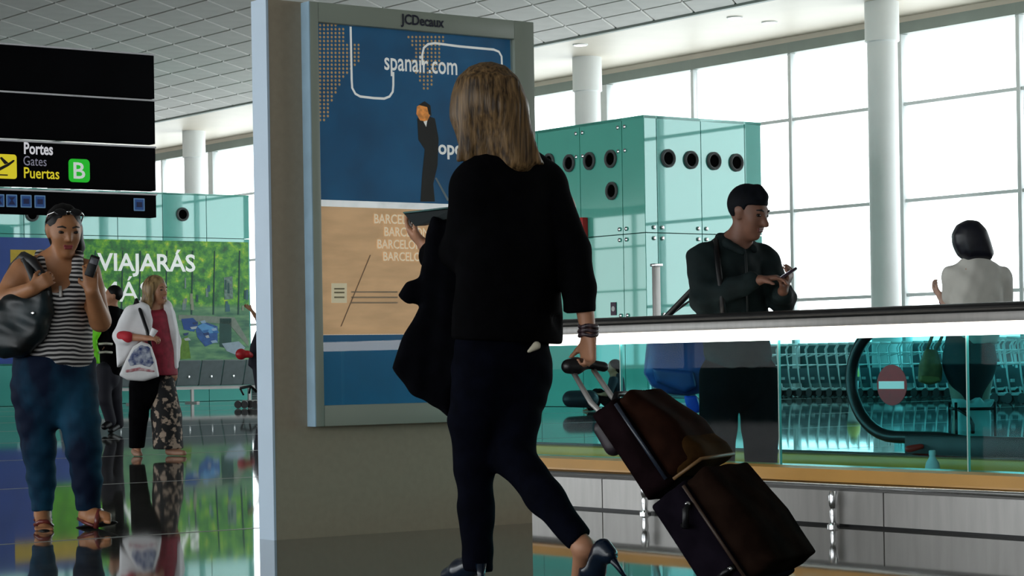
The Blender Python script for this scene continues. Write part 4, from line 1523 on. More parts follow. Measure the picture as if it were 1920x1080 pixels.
# ------------------------------------------------------------------ the woman in black walking away with the cases
def woman_in_black():
    d0 = 8.0
    Q = lambda x, y, dd=0.0: P(x, y, d0 + dd)
    base = Q(925, 1100); base.z = 0
    e = empty('person', base, 'blonde woman in black jacket and trousers walking away, pulling a suitcase', 'person')
    fw = Vector((-SN, CS, 0))
    J = dict(head=Q(912, 195, 0.02), neck=Q(938, 300, 0.03), chest=Q(952, 395, 0.02), pelvis=Q(945, 665, 0.0),
             shL=Q(890, 352, -0.07), elL=Q(862, 475, -0.02), wrL=Q(797, 462, 0.16),
             shR=Q(1032, 348, 0.10), elR=Q(1080, 470, 0.04), wrR=Q(1104, 630, -0.06),
             hipL=Q(905, 690, -0.07), knL=Q(889, 870, -0.02), anL=Q(896, 1050, 0.0), toeL=Q(868, 1088, 0.14),
             hipR=Q(985, 690, 0.07), knR=Q(963, 855, -0.06), anR=Q(1095, 1028, -0.32), toeR=Q(1082, 1092, -0.20))
    s = Soft(0.0085)
    fh = unit(Vector((-0.86, 0.50, -0.05)))
    body_soft(s, J, 1.0, fw)
    head_soft(s, J['head'], fh, 1.02)
    # right hand closed round the grip of the case
    hand_soft(s, J['wrR'] - UP * 0.005, Vector((-0.06, -0.1, -1)), Vector((-0.75, -0.55, 0)), Vector((-0.60, 0.75, 0)), 0.95, 0.95, 0.35)
    # left hand under the folder
    hand_soft(s, J['wrL'], Vector((-0.55, 0.35, 0.55)), Vector((0.75, 0.1, 0.6)), Vector((-0.2, -0.8, 0.3)), 0.45, 0.95)
    s.build('body', M_skin, e)

    h = Soft(0.0085)
    axs = (Vector((1, 0, 0)), Vector((0, 1, 0)), UP)
    h.ell(Q(914, 190, 0.0), axs, (0.122, 0.135, 0.132), 0.03)
    px_poly(h, [(852, 180), (866, 148), (890, 131), (915, 125), (945, 130), (968, 152), (981, 190), (987, 240), (1000, 280), (1024, 310), (1003, 309),
                (985, 324), (968, 312), (950, 326), (932, 308), (912, 312), (896, 298), (876, 296), (862, 268), (852, 225)], d0 - 0.01, 0.085, 0.07, 0.04)
    h.cone(Q(945, 210, -0.05), 0.085, Q(968, 300, -0.06), 0.05, 0.04)
    h.cone(Q(888, 220, -0.02), 0.07, Q(890, 285, -0.02), 0.035, 0.04)
    for i, x in enumerate((866, 880, 897, 915, 934, 952, 970, 988)):
        h.cone(Q(x + (915 - x) * 0.3, 150, -0.100), 0.008, Q(x + 4 * i - 6, 312 - abs(i - 4) * 3, -0.080), 0.010, 0.03)
    h.waves = [(0.0010, (150, 35, 12), 0.3), (0.0008, (310, -60, 22), 1.1)]
    h.build('hair', hair_mat('hair_blonde', (0.040, 0.022, 0.009), (0.22, 0.128, 0.052), 90.0), e)

    j = Soft(0.0085)
    fl = (fw, 0.64)
    j.cone(Q(952, 365, 0.02), 0.19, Q(955, 480, 0.0), 0.195, 0.05, fl)
    j.cone(Q(955, 480, 0.0), 0.195, Q(952, 625, 0.0), 0.205, 0.05, fl)
    j.cone(Q(952, 600, 0.0), 0.202, Q(950, 690, 0.0), 0.205, 0.05, fl)
    j.cone(Q(945, 312, 0.03), 0.068, Q(890, 347, -0.08), 0.080, 0.05)
    j.cone(Q(945, 312, 0.03), 0.068, Q(1022, 345, 0.08), 0.078, 0.05)
    j.chain([(Q(1024, 360, 0.08), 0.080), (Q(1072, 470, 0.04), 0.066), (Q(1086, 540, 0.0), 0.058), (Q(1087, 600, -0.04), 0.056)], 0.02)
    j.chain([(Q(890, 360, -0.08), 0.085), (Q(868, 470, -0.02), 0.070), (Q(815, 480, 0.12), 0.058)], 0.03)
    j.cut(Q(1087, 586, -0.04), Vector((0.05, 0, -1)), 0.10)
    j.cut(Q(1045, 645, 0.0), Vector((-0.06, 0, -1)))
    j.build('jacket', M_cloth_black, e)
    sh = Soft(0.007)
    sh.cone(Q(1006, 648, -0.115), 0.016, Q(990, 660, -0.125), 0.006, 0.005)
    sh.build('shirt_tail', mat('shirt_cream', (0.55, 0.50, 0.38), 0.8), e)

    t = Soft(0.0085)
    t.cone(Q(945, 615, 0.0), 0.165, Q(942, 660, 0.0), 0.172, 0.05, fl)
    t.cone(Q(942, 660, 0.0), 0.172, Q(944, 720, 0.0), 0.172, 0.05, fl)
    t.chain([(Q(905, 700, -0.07), 0.108), (Q(890, 790, -0.04), 0.088), (Q(889, 870, -0.02), 0.068), (Q(893, 960, -0.01), 0.060), (Q(897, 1085, 0.0), 0.052)], 0.03)
    t.chain([(Q(978, 700, 0.05), 0.108), (Q(965, 790, -0.02), 0.082), (Q(963, 855, -0.06), 0.071), (Q(1022, 932, -0.18), 0.062), (Q(1092, 1020, -0.31), 0.046)], 0.03)
    t.cut(Q(897, 1071, 0.0), Vector((0, 0, -1)), 0.10)
    t.cut(Q(1083, 1018, -0.3), unit(Vector((0.62, -0.3, -0.72))), 0.11)
    t.waves = [(0.0016, (40, 25, 70), 0.0)]
    t.build('trousers', M_cloth_navy, e)

    # court shoes with stiletto heels
    m_shoe = mat('shoe_blueblack', (0.004, 0.010, 0.022), 0.22, 0.3, 12.0)
    s = Soft(0.006)
    s.chain([(Q(1126, 1036, -0.36), 0.036), (Q(1112, 1066, -0.30), 0.046), (Q(1094, 1100, -0.22), 0.036)], 0.02, (Vector((0.7, 0.7, 0)), 0.85))
    s.cone(Q(1132, 1024, -0.37), 0.026, Q(1142, 1040, -0.38), 0.03, 0.02)
    s.cone(Q(1082, 1000, -0.31), 0.043, Q(1100, 1046, -0.30), 0.036, 0.012, mode='s')
    s.build('shoe', m_shoe, e)
    tube('heel', [Q(1140, 1036, -0.38), Q(1158, 1062, -0.40), Q(1180, 1092, -0.42)], [0.020, 0.010, 0.006], m_shoe, e, 10)
    s = Soft(0.006)
    f0 = Q(897, 1085, -0.02)
    s.chain([(Vector((f0.x, f0.y, 0.085)), 0.036), (Vector((f0.x - 0.06, f0.y + 0.10, 0.05)), 0.042), (Vector((f0.x - 0.11, f0.y + 0.18, 0.028)), 0.028)], 0.02)
    s.build('shoe', m_shoe, e)
    tube('heel', [Vector((f0.x + 0.01, f0.y - 0.03, 0.085)), Vector((f0.x + 0.012, f0.y - 0.035, 0.0))], [0.02, 0.007], m_shoe, e, 10)
    # bracelet
    for i, (dy, r) in enumerate(((-8, 0.029), (0, 0.031), (8, 0.030))):
        c = Q(1103, 620 + dy, -0.06)
        ring = [c + Vector((math.cos(w) * r, math.sin(w) * r, 0.003 * math.sin(3 * w + i))) for w in [2 * math.pi * k / 20 for k in range(20)]]
        tube('bracelet', ring, 0.008, mat('bracelet_dark', (0.025, 0.012, 0.018), 0.35, 0.5, 60, col2=(0.12, 0.08, 0.09)), e, 6, True)
    return J


JB = woman_in_black()

# folder and the coat she carries on the left arm
d = 8.12
s = Soft(0.0085)
px_poly(s, [(812, 408), (800, 440), (796, 475), (786, 518), (764, 530), (748, 555), (768, 571), (787, 572), (776, 595), (758, 632), (735, 690), (770, 735), (842, 781),
            (849, 730), (880, 690), (905, 640), (905, 420)], 8.06, 0.075, 0.035, 0.03)
s.waves = [(0.003, (45, 20, 6), 0.4), (0.002, (90, 10, -12), 1.4)]
co = s.build('folded_coat', mat('coat_black', (0.0018, 0.002, 0.0035), 0.9, 0.3, 18, spec=0.05))
tag(co, 'black coat draped over the left forearm of the woman in black', 'coat')
fo = empty('folder', P(800, 410, 8.1), 'dark flat document folder held against the chest of the woman in black', 'folder')
pts = [P(755, 398, 8.10), P(864, 386, 7.98), P(866, 404, 7.97), P(778, 424, 8.07)]
c = sum(pts, Vector()) / 4
away = Vector((0.03, 0.18, 0.012))
vs = [p - c for p in pts] + [p - c + away for p in pts]
me = mesh_from('cover', vs, [(3, 2, 1, 0), (4, 5, 6, 7), (0, 1, 5, 4), (1, 2, 6, 5), (2, 3, 7, 6), (3, 0, 4, 7)], mat('folder_teal', (0.004, 0.010, 0.011), 0.5, 0.2, 6, spec=0.15))
obj('cover', me, fo, Matrix.Translation(c))
tube('edge_strip', [P(757, 399, 8.09), P(864, 387, 7.97)], 0.0035, mat('folder_edge', (0.05, 0.14, 0.13), 0.3), fo, 6)


# ------------------------------------------------------------------ stacked cases
def soft_case(name, O, L, T, W, l, t, w, rnd, material, parent, taper=0.0, wave=0.0):
    """padded box: O = back upper near corner, L down the case, T through it, W across it"""
    s = Soft(0.008)
    c = O + W * (w / 2)
    pts = [(0, 0), (l, 0), (l, t), (l * 0.55, t * 1.03), (0, t * (1 - taper))]
    s.poly(c, L, T, pts, w / 2, rnd, 0.01)
    if wave:
        s.waves = [(wave, (38, 21, 30), 0.2), (wave * 0.7, (70, -40, 55), 1.0)]
    return s.build(name, material, parent)


uh = unit(Vector((0.87, -0.49, 0)))
th = math.radians(54)
CL = uh * math.cos(th) - UP * math.sin(th)
CT = uh * math.sin(th) + UP * math.cos(th)
CW = Vector((0.49, 0.87, 0)).normalized()
O2 = P(1213, 950, 7.22)
M_case = mat('case_plum', (0.008, 0.006, 0.010), 0.8, 0.25, 14, bump=0.1, spec=0.12, ior=1.12)
M_case_front = mat('case_brown', (0.013, 0.007, 0.005), 0.75, 0.35, 10, bump=0.15, spec=0.04, ior=1.08)
ln = 0.385
case = empty('wheeled_suitcase', Vector((O2.x + CL.x * ln, O2.y + CL.y * ln, 0)), 'dark brown wheeled suitcase tilted on its wheels behind the woman in black', 'suitcase')
soft_case('shell', O2, CL, CT, CW, ln, 0.15, 0.40, 0.035, M_case, case, 0.0, 0.0012)
soft_case('front_pocket', O2 + CT * 0.135 + CW * 0.01 + CL * 0.005, CL, CT, CW, ln - 0.01, 0.115, 0.38, 0.04, M_case_front, case, 0.2, 0.002)
for w_ in (0.0, 0.40):
    p0 = O2 + CT * 0.143 + CW * w_
    tube('zip_piping', [p0 + CL * 0.02, p0 + CL * (ln - 0.02)], 0.006, mat('piping_brown', (0.05, 0.028, 0.018), 0.5), case, 8)
q0 = O2 + CT * 0.075 - CW * 0.004 + CL * 0.12
tube('side_handle', [q0 - CT * 0.005, q0 - CW * 0.022 + CT * 0.01 + CL * 0.012, q0 - CW * 0.022 + CT * 0.04 - CL * 0.03, q0 + CT * 0.052 - CL * 0.042], 0.011, M_black, case, 8)
tube('handle_stud', [q0 + CT * 0.052 - CL * 0.042, q0 + CT * 0.052 - CL * 0.042 - CW * 0.014], 0.008, M_chrome, case, 8)
q1 = q0 + CL * 0.20 + CT * 0.03
tube('side_foot', [q1 - CT * 0.03, q1 - CW * 0.014, q1 + CT * 0.03], 0.011, M_black, case, 8)
tube('foot_stud', [q1 + CT * 0.02, q1 + CT * 0.02 - CW * 0.016], 0.007, M_chrome, case, 8)
for w_ in (0.05, 0.35):
    c = O2 + CL * (ln + 0.02) + CW * w_ + CT * 0.03
    obj('wheel', lathe_mesh('wheel', [(0.015, -0.014), (0.038, -0.014), (0.040, 0), (0.038, 0.014), (0.015, 0.014)], M_rubber, 16), case, frame_mw(Vector((c.x, c.y, max(c.z, 0.041))), uh, UP.cross(uh) * -1 if False else UP, uh.cross(UP)))
# telescopic handle
g0, g1 = P(1070, 690, 7.92), P(1124, 686, 7.97)
tube('handle_rod', [P(1076, 700, 7.92), P(1108, 755, 7.66), P(1101, 780, 7.50) + CT * 0.05 + CW * 0.10 + CL * 0.20], 0.0095, M_steel, case, 8)
tube('handle_rod', [P(1113, 694, 7.97), P(1146, 742, 7.74), P(1101, 780, 7.50) + CT * 0.05 + CW * 0.24 + CL * 0.20], 0.0095, M_steel, case, 8)
s = Soft(0.006)
s.chain([(P(1066, 687, 7.90), 0.026), (P(1080, 686, 7.92), 0.029), (P(1102, 682, 7.955), 0.017), (P(1132, 688, 7.99), 0.018)], 0.01)
s.build('handle_grip', M_rubber, case)

O1 = P(1101, 780, 7.50)
bag = empty('overnight_bag', O1 + CL * 0.30, 'dark brown overnight bag strapped on top of the wheeled suitcase', 'bag')
l1 = 0.345
soft_case('body', O1, CL, CT, CW, l1, 0.12, 0.34, 0.045, mat('bag_brown', (0.009, 0.0045, 0.0055), 0.75, 0.35, 12, bump=0.15, spec=0.12, ior=1.12), bag, 0.15, 0.002)
soft_case('front_flap', O1 + CT * 0.10 + CW * 0.01 + CL * 0.01, CL, CT, CW, l1 - 0.02, 0.125, 0.31, 0.05, mat('bag_flap', (0.017, 0.0065, 0.004), 0.7, 0.4, 9, bump=0.2, spec=0.15, ior=1.12), bag, 0.55, 0.002)
soft_case('lower_pocket', O1 + CT * 0.13 + CW * 0.02 + CL * 0.235, CL, CT, CW, 0.11, 0.115, 0.29, 0.04, mat('bag_pocket', (0.040, 0.019, 0.006), 0.7, 0.35, 9, bump=0.2, spec=0.15, ior=1.12), bag, 0.2, 0.002)
p0 = O1 + CL * 0.345 + CT * 0.13
tube('piping', [p0 + CW * 0.0, p0 + CT * 0.11 + CW * 0.02, p0 + CT * 0.12 + CW * 0.26], 0.006, mat('piping_tan', (0.16, 0.085, 0.03), 0.5), bag, 8)
p0 = O1 + CT * 0.108 - CW * 0.0
tube('zip', [p0 + CL * 0.03, p0 + CL * 0.18, p0 + CL * 0.33], 0.007, mat('zip_blue', (0.02, 0.028, 0.045), 0.3), bag, 8)
tube('carry_handle', [O1 + CT * 0.05 + CW * 0.10, O1 + CT * 0.075 + CW * 0.13 - CL * 0.03, O1 + CT * 0.075 + CW * 0.21 - CL * 0.03, O1 + CT * 0.05 + CW * 0.24], 0.010, M_black, bag, 8)
p0 = O1 + CL * 0.05 - CT * 0.0
s = Soft(0.007)
s.chain([(p0 + CW * 0.06 - CT * 0.005, 0.03), (p0 + CW * 0.06 + CL * 0.07 - CT * 0.008, 0.032)], 0.02)
s.build('side_pouch', mat('bag_plum', (0.020, 0.012, 0.018), 0.5, 0.3, 12), bag)


# ------------------------------------------------------------------ woman in the striped top
def woman_striped():
    d0 = 11.3
    Q = lambda x, y, dd=0.0: P(x, y, d0 + dd)
    base = Q(120, 990); base.z = 0
    e = empty('person', base, 'dark-haired woman in a striped tank top and blue jeans looking at her phone', 'person')
    fw = unit(Vector((0.30, -0.95, 0)))
    J = dict(head=Q(120, 434, -0.06), neck=Q(107, 493, 0.0), chest=Q(110, 545, 0.0), pelvis=Q(104, 690, 0.0),
             shL=Q(164, 512, 0.0), elL=Q(188, 602, -0.06), wrL=Q(172, 545, -0.24),
             shR=Q(44, 508, 0.0), elR=Q(4, 565, -0.05), wrR=Q(62, 541, -0.24),
             hipL=Q(140, 715, 0.0), knL=Q(157, 840, -0.05), anL=Q(165, 958, -0.02), toeL=Q(198, 972, -0.14),
             hipR=Q(66, 715, 0.0), knR=Q(72, 840, 0.0), anR=Q(80, 962, 0.05), toeR=Q(85, 990, -0.11))
    s = Soft(0.0085)
    fh = unit(Vector((0.42, -0.86, -0.22)))
    body_soft(s, J, 1.0, fw)
    for q, (x, y) in (('L', (164, 512)), ('R', (44, 508))):
        s.cone(J['sh' + q], 0.058, J['el' + q], 0.048, 0.03)
        s.cone(J['el' + q], 0.047, J['wr' + q], 0.031, 0.02)
    for x in (92, 134):
        s.cone(Q(x, 548, -0.09), 0.075, k=0.06)
    head_soft(s, J['head'], fh, 1.05)
    # hand with the phone, hand on the strap
    hand_soft(s, J['wrL'], Vector((-0.06, -0.1, 1)), Vector((-0.25, 0.95, 0)), Vector((-0.95, -0.2, 0.1)), 0.42, 0.9, 0.4)
    hand_soft(s, J['wrR'], Vector((0.85, -0.2, 0.50)), Vector((0.1, 0.95, 0.1)), Vector((-0.3, 0.1, 0.9)), 0.75, 0.9)
    # feet
    s.chain([(Q(80, 966, 0.04), 0.038), (Q(82, 982, -0.04), 0.036), (Q(85, 990, -0.13), 0.026)], 0.02, (Vector((0, 0.1, 1)), 0.75))
    for i, x in enumerate((68, 76, 83, 90, 97)):
        s.cone(Q(x, 990, -0.13), 0.011, Q(x + 0.5, 993, -0.17), 0.010, 0.006)
    s.chain([(Q(162, 968, -0.02), 0.040), (Q(178, 973, -0.08), 0.036), (Q(198, 969, -0.13), 0.026)], 0.02)
    for i in range(5):
        s.cone(Q(197, 964 + i * 3.5, -0.11 - 0.015 * i), 0.011, Q(206, 965 + i * 3.5, -0.13 - 0.015 * i), 0.010, 0.006)
    s.build('body', M_skin_tan, e)
    face_parts(J['head'], fh, 1.05, e, (0.26, 0.045, 0.05))

    h = Soft(0.007)
    R = unit(fh.cross(UP)); U = R.cross(fh)
    c = J['head']
    h.ell(c - fh * 0.022 + U * 0.038, (R, fh, U), (0.086, 0.098, 0.098), 0.02)
    h.cone(c - fh * 0.07 - U * 0.01, 0.07, c - fh * 0.09 - U * 0.12 - R * 0.02, 0.045, 0.03)
    h.chain([(c - R * 0.06 - fh * 0.06, 0.05), (c - R * 0.08 - fh * 0.07 - UP * 0.09, 0.035), (c - R * 0.07 - fh * 0.06 - UP * 0.15, 0.02)], 0.03)
    h.cone(c + R * -0.07 - fh * 0.02, 0.022, c + R * -0.085 - fh * 0.02 - U * 0.06, 0.014, 0.02)
    h.poly(c + fh * 0.085 - U * 0.03, R, U, [(-0.062, -0.13), (0.062, -0.13), (0.066, 0.02), (0.05, 0.065), (0.0, 0.082), (-0.05, 0.065), (-0.066, 0.02)], 0.075, 0.01, 0.012, mode='s')
    h.waves = [(0.0012, (160, 60, 40), 0.2)]
    h.build('hair', mat('hair_black', (0.003, 0.0026, 0.003), 0.5, 0.4, 40, stretch=(1, 1, 0.3), spec=0.2), e)
    # sunglasses pushed up on the hair
    g = lambda r, f, u: c + R * r + fh * f + U * u
    mgl = mat('lens_black', (0.006, 0.006, 0.008), 0.08)
    for q in (-1, 1):
        s2 = Soft(0.004)
        s2.ell(g(q * 0.036, 0.062, 0.105), (R, unit(fh * 0.6 + U * 0.8), unit(U * 0.6 - fh * 0.8)), (0.033, 0.007, 0.025))
        s2.build('sunglass_lens', mgl, e)
        tube('sunglass_arm', [g(q * 0.066, 0.058, 0.105), g(q * 0.088, 0.02, 0.085), g(q * 0.088, -0.02, 0.04)], 0.004, M_chrome, e, 6)
    tube('sunglass_bridge', [g(-0.01, 0.068, 0.108), g(0.01, 0.068, 0.108)], 0.004, M_chrome, e, 6)

    t = Soft(0.0085)
    fl = (fw, 0.72)
    t.cone(Q(110, 548, 0.0), 0.150, Q(110, 600, -0.01), 0.152, 0.05, fl)
    t.cone(Q(110, 600, -0.01), 0.150, Q(112, 670, -0.01), 0.168, 0.05, fl)
    for x in (90, 134):
        t.cone(Q(x, 552, -0.085), 0.083, k=0.05)
    for x0, x1 in ((76, 84), (146, 143)):
        t.chain([(Q(x0, 478, 0.02), 0.030), (Q(x0 + (x1 - x0) * 0.4, 492, -0.06), 0.027), (Q(x0 + (x1 - x0) * 0.7, 520, -0.105), 0.030), (Q(x1, 545, -0.12), 0.04)], 0.02)
    t.poly(Q(110, 495, -0.1), VIEW_R, UP, [(-0.060, 0.12), (-0.054, -0.03), (-0.042, -0.085), (0.0, -0.105), (0.042, -0.085), (0.054, -0.03), (0.060, 0.12)], 0.6, 0.01, 0.01, mode='s')
    t.cut(Q(112, 690, 0.0), Vector((-0.04, -0.06, -1)))
    t.build('tank_top', stripe_mat('stripes', (0.010, 0.009, 0.012), (0.55, 0.53, 0.52), 0.0212, 0.52), e)
    for x in (104,):
        tube('placket', [Q(113, 537, -0.158), Q(114, 556, -0.182)], 0.008, mat('placket_white', (0.6, 0.58, 0.56), 0.7), e, 6)

    j = Soft(0.0085)
    j.cone(Q(102, 690, 0.0), 0.205, Q(102, 725, 0.0), 0.21, 0.05, (fw, 0.66))
    j.chain([(Q(63, 735, 0.0), 0.108), (Q(68, 790, 0.0), 0.094), (Q(73, 840, 0.0), 0.082), (Q(78, 900, 0.03), 0.068), (Q(80, 968, 0.05), 0.050)], 0.025)
    j.chain([(Q(143, 735, 0.0), 0.106), (Q(150, 790, -0.03), 0.096), (Q(157, 840, -0.05), 0.086), (Q(163, 900, -0.04), 0.072), (Q(166, 966, -0.02), 0.056)], 0.025)
    j.cut(Q(120, 958, 0.0), Vector((0, 0, -1)))
    j.cut(Q(100, 668, 0.0), Vector((0, 0, 1)))
    j.waves = [(0.0022, (20, 10, 85), 0.0), (0.0016, (60, 0, -60), 1.0)]
    jm = mat('jeans', (0.0012, 0.009, 0.036), 0.8, 0.3, 3.0, col2=(0.007, 0.065, 0.125), stretch=(1.8, 1.8, 0.8), bump=0.1, spec=0.2, p0=0.44, p1=0.72)
    j.build('jeans', jm, e)
    # sandals
    ms = mat('sandal_red', (0.16, 0.03, 0.025), 0.3, 0.2, 20)
    for (x0, y0, dd0), (x1, y1, dd1) in (((80, 986, 0.07), (85, 996, -0.15)), ((155, 990, 0.02), (206, 980, -0.14))):
        so = Soft(0.006)
        so.cone(Q(x0, y0, dd0), 0.036, Q(x1, y1, dd1), 0.040, 0.02, (Vector((0, 0.15, 1)), 0.28))
        so.build('sandal_sole', M_black, e)
    tube('sandal_strap', [Q(66, 984, -0.08), Q(75, 978, -0.12), Q(88, 978, -0.12), Q(98, 986, -0.08)], 0.011, ms, e, 8)
    tube('sandal_strap', [Q(66, 975, 0.03), Q(74, 968, -0.02), Q(88, 968, -0.02), Q(96, 976, 0.02)], 0.009, ms, e, 8)
    tube('sandal_strap', [Q(180, 990, -0.15), Q(182, 972, -0.16), Q(186, 958, -0.10), Q(190, 958, -0.05)], 0.013, ms, e, 8)
    tube('sandal_strap', [Q(147, 972, -0.02), Q(160, 980, -0.09), Q(176, 986, -0.13)], 0.009, ms, e, 8)
    return J


JS = woman_striped()
d0 = 11.3
hb = empty('handbag', P(45, 670, d0 - 0.2), 'large black leather handbag on the shoulder of the woman in stripes', 'handbag')
s = Soft(0.0085)
px_poly(s, [(-12, 572), (10, 556), (40, 545), (85, 528), (101, 536), (101, 590), (92, 625), (70, 652), (45, 670), (10, 673), (-14, 662), (-22, 620)], d0 - 0.13, 0.085, 0.06, 0.02)
s.waves = [(0.003, (40, 10, 30), 0.0), (0.002, (25, 5, 80), 1.0)]
s.build('body', mat('bag_leather', (0.002, 0.003, 0.004), 0.35, 0.5, 7, col2=(0.008, 0.022, 0.028), bump=0.3), hb)
tube('strap', [P(88, 545, d0 - 0.2), P(80, 515, d0 - 0.19), P(62, 490, d0 - 0.12), P(45, 481, d0), P(25, 500, d0 + 0.10), P(8, 540, d0 + 0.08)], [0.02, 0.02, 0.024, 0.026, 0.022, 0.02], mat('strap_black', (0.004, 0.004, 0.005), 0.5), hb, 10)
tube('strap', [P(70, 548, d0 - 0.21), P(58, 510, d0 - 0.17), P(48, 488, d0 - 0.06), P(35, 492, d0 + 0.06)], 0.018, MATS['strap_black'], hb, 10)
obj('stud', lathe_mesh('stud', [(0.008, 0), (0.008, 0.006), (0.004, 0.009)], M_chrome, 12), hb, frame_mw(P(62, 587, d0 - 0.225), Vector((1, 0, 0)), UP, Vector((0, -1, 0))))
ph = empty('mobile_phone', P(172, 505, d0 - 0.3), 'small black phone held up by the woman in stripes', 'phone')
pm_ = frame_mw(P(173, 499, d0 - 0.275), unit(Vector((0.9, 0.1, -0.35))), unit(Vector((0.35, 0.05, 0.9))), unit(Vector((0.05, -1, 0.05))))
obj('case', box_mesh('case', 0.046, 0.105, 0.014, M_black, 0.005), ph, pm_)
obj('back_plate', box_mesh('back_plate', 0.036, 0.03, 0.003, mat('phone_grey', (0.10, 0.10, 0.12), 0.3), 0.001), ph, pm_ @ Matrix.Translation((0, 0.025, 0.008)))


# ------------------------------------------------------------------ blonde woman in the white jacket
def woman_white_jacket():
    d0 = 20.4
    Q = lambda x, y, dd=0.0: P(x, y, d0 + dd)
    base = Q(290, 855); base.z = 0
    e = empty('person', base, 'blonde woman in a white jacket, red top and patterned trousers walking past the poster', 'person')
    fw = unit(Vector((0.72, -0.69, 0)))
    J = dict(head=Q(294, 545, 0.0), neck=Q(288, 578, 0.03), chest=Q(283, 612, 0.03), pelvis=Q(283, 705, 0.0),
             shL=Q(316, 590, 0.14), elL=Q(328, 640, 0.16), wrL=Q(326, 690, 0.05),
             shR=Q(246, 588, -0.10), elR=Q(224, 631, -0.12), wrR=Q(275, 634, -0.26),
             hipL=Q(303, 712, 0.05), knL=Q(308, 780, 0.0), anL=Q(318, 838, 0.0), toeL=Q(342, 850, -0.10),
             hipR=Q(264, 712, -0.05), knR=Q(262, 780, 0.0), anR=Q(257, 838, 0.05), toeR=Q(262, 853, -0.05))
    s = Soft(0.011)
    fh = unit(Vector((0.86, -0.50, -0.08)))
    body_soft(s, J, 0.97, fw)
    head_soft(s, J['head'], fh, 1.0)
    hand_soft(s, J['wrR'], Vector((0.9, -0.3, 0.0)), Vector((0.2, 0.4, -0.8)), Vector((0.1, -0.3, 0.9)), 0.7, 0.95)
    hand_soft(s, J['wrL'], Vector((0, -0.1, -1)), Vector((-0.6, 0.6, 0)), Vector((0.5, -0.7, 0)), 0.4, 0.95)
    s.build('body', M_skin, e)
    face_parts(J['head'], fh, 1.0, e, (0.25, 0.05, 0.05), (0.10, 0.06, 0.03))
    h = Soft(0.010)
    c = J['head']
    R = unit(fh.cross(UP))
    h.ell(c - fh * 0.03 + UP * 0.035, (R, fh, UP), (0.098, 0.105, 0.105), 0.02)
    h.chain([(c - fh * 0.05, 0.085), (c - fh * 0.075 - UP * 0.10, 0.075), (c - fh * 0.085 - UP * 0.165, 0.045)], 0.03)
    for q in (-1, 1):
        h.chain([(c + R * q * 0.075 + UP * 0.03, 0.04), (c + R * q * 0.09 - UP * 0.08 - fh * 0.01, 0.034), (c + R * q * 0.085 - UP * 0.15 - fh * 0.01, 0.02)], 0.03)
    h.poly(c + fh * 0.10 - UP * 0.03, R, UP, [(-0.05, -0.14), (0.05, -0.14), (0.055, 0.02), (0.03, 0.08), (-0.03, 0.08), (-0.055, 0.02)], 0.085, 0.01, 0.012, mode='s')
    h.build('hair', hair_mat('hair_honey', (0.10, 0.055, 0.022), (0.42, 0.28, 0.13), 34.0), e)
    t = Soft(0.011)
    fl = (fw, 0.68)
    t.cone(Q(292, 600, 0.0), 0.14, Q(300, 660, 0.0), 0.15, 0.04, fl)
    t.cone(Q(300, 660, 0.0), 0.15, Q(304, 700, 0.0), 0.155, 0.04, fl)
    t.cut(Q(300, 704, 0), Vector((0, 0, -1)))
    t.cut(Q(292, 578, 0), Vector((0.2, -0.4, 1)))
    t.build('red_top', mat('red_cloth', (0.30, 0.016, 0.04), 0.75, 0.25, 18), e)
    w = Soft(0.011)
    px_poly(w, [(268, 566), (246, 574), (226, 600), (218, 640), (221, 690), (236, 678), (262, 640), (284, 640), (288, 600), (280, 572)], d0 - 0.08, 0.08, 0.04, 0.03)
    w.chain([(J['shR'], 0.072), (Q(225, 630, -0.12), 0.062), (Q(236, 634, -0.17), 0.058)], 0.03)
    w.cut(Q(236, 630, -0.2), Vector((1, 0, 0)) if False else unit(Vector((0, 0, -1)))) if False else None
    px_poly(w, [(308, 568), (322, 576), (332, 620), (334, 690), (326, 694), (318, 620), (308, 590)], d0 + 0.05, 0.06, 0.02, 0.03)
    w.chain([(J['shL'], 0.062), (J['elL'], 0.052), (Q(328, 670, 0.1), 0.046)], 0.03)
    w.cone(Q(268, 574, 0.10), 0.06, Q(310, 574, 0.12), 0.06, 0.04)
    w.build('white_jacket', M_white_cloth, e)
    cf = Soft(0.009)
    cf.cone(Q(228, 630, -0.16), 0.050, Q(240, 632, -0.20), 0.050, 0.01)
    cf.build('red_cuff', mat('cuff_red', (0.50, 0.015, 0.03), 0.7), e)
    tr = Soft(0.011)
    tr.cone(Q(284, 700, 0.0), 0.16, Q(284, 730, 0.0), 0.165, 0.04, fl)
    tr.chain([(Q(264, 722, -0.04), 0.105), (Q(260, 780, 0.0), 0.085), (Q(256, 845, 0.04), 0.068)], 0.02)
    tr.cut(Q(284, 840, 0), Vector((0, 0, -1)))
    tr.build('trouser_leg', M_cloth_black, e)
    t2 = Soft(0.011)
    t2.chain([(Q(304, 720, 0.04), 0.115), (Q(312, 780, 0.0), 0.135), (Q(316, 848, 0.0), 0.135)], 0.02)
    t2.cut(Q(300, 842, 0), Vector((0, 0, -1)))
    t2.build('trouser_leg', mat('floral_cloth', (0.003, 0.003, 0.004), 0.8, 0.1, 17, col2=(0.38, 0.29, 0.22), p0=0.53, p1=0.60), e)
    for pts in ([(318, 846, 0.02), (332, 850, -0.06), (344, 850, -0.12)], [(254, 846, 0.06), (258, 851, 0.0), (262, 853, -0.05)]):
        so = Soft(0.008)
        so.chain([(Q(*p), r) for p, r in zip(pts, (0.04, 0.036, 0.028))], 0.02)
        so.cut(Vector((0, 0, 0.004)), Vector((0, 0, -1)))
        so.build('sandal', mat('sandal_tan', (0.30, 0.16, 0.10), 0.5), e)


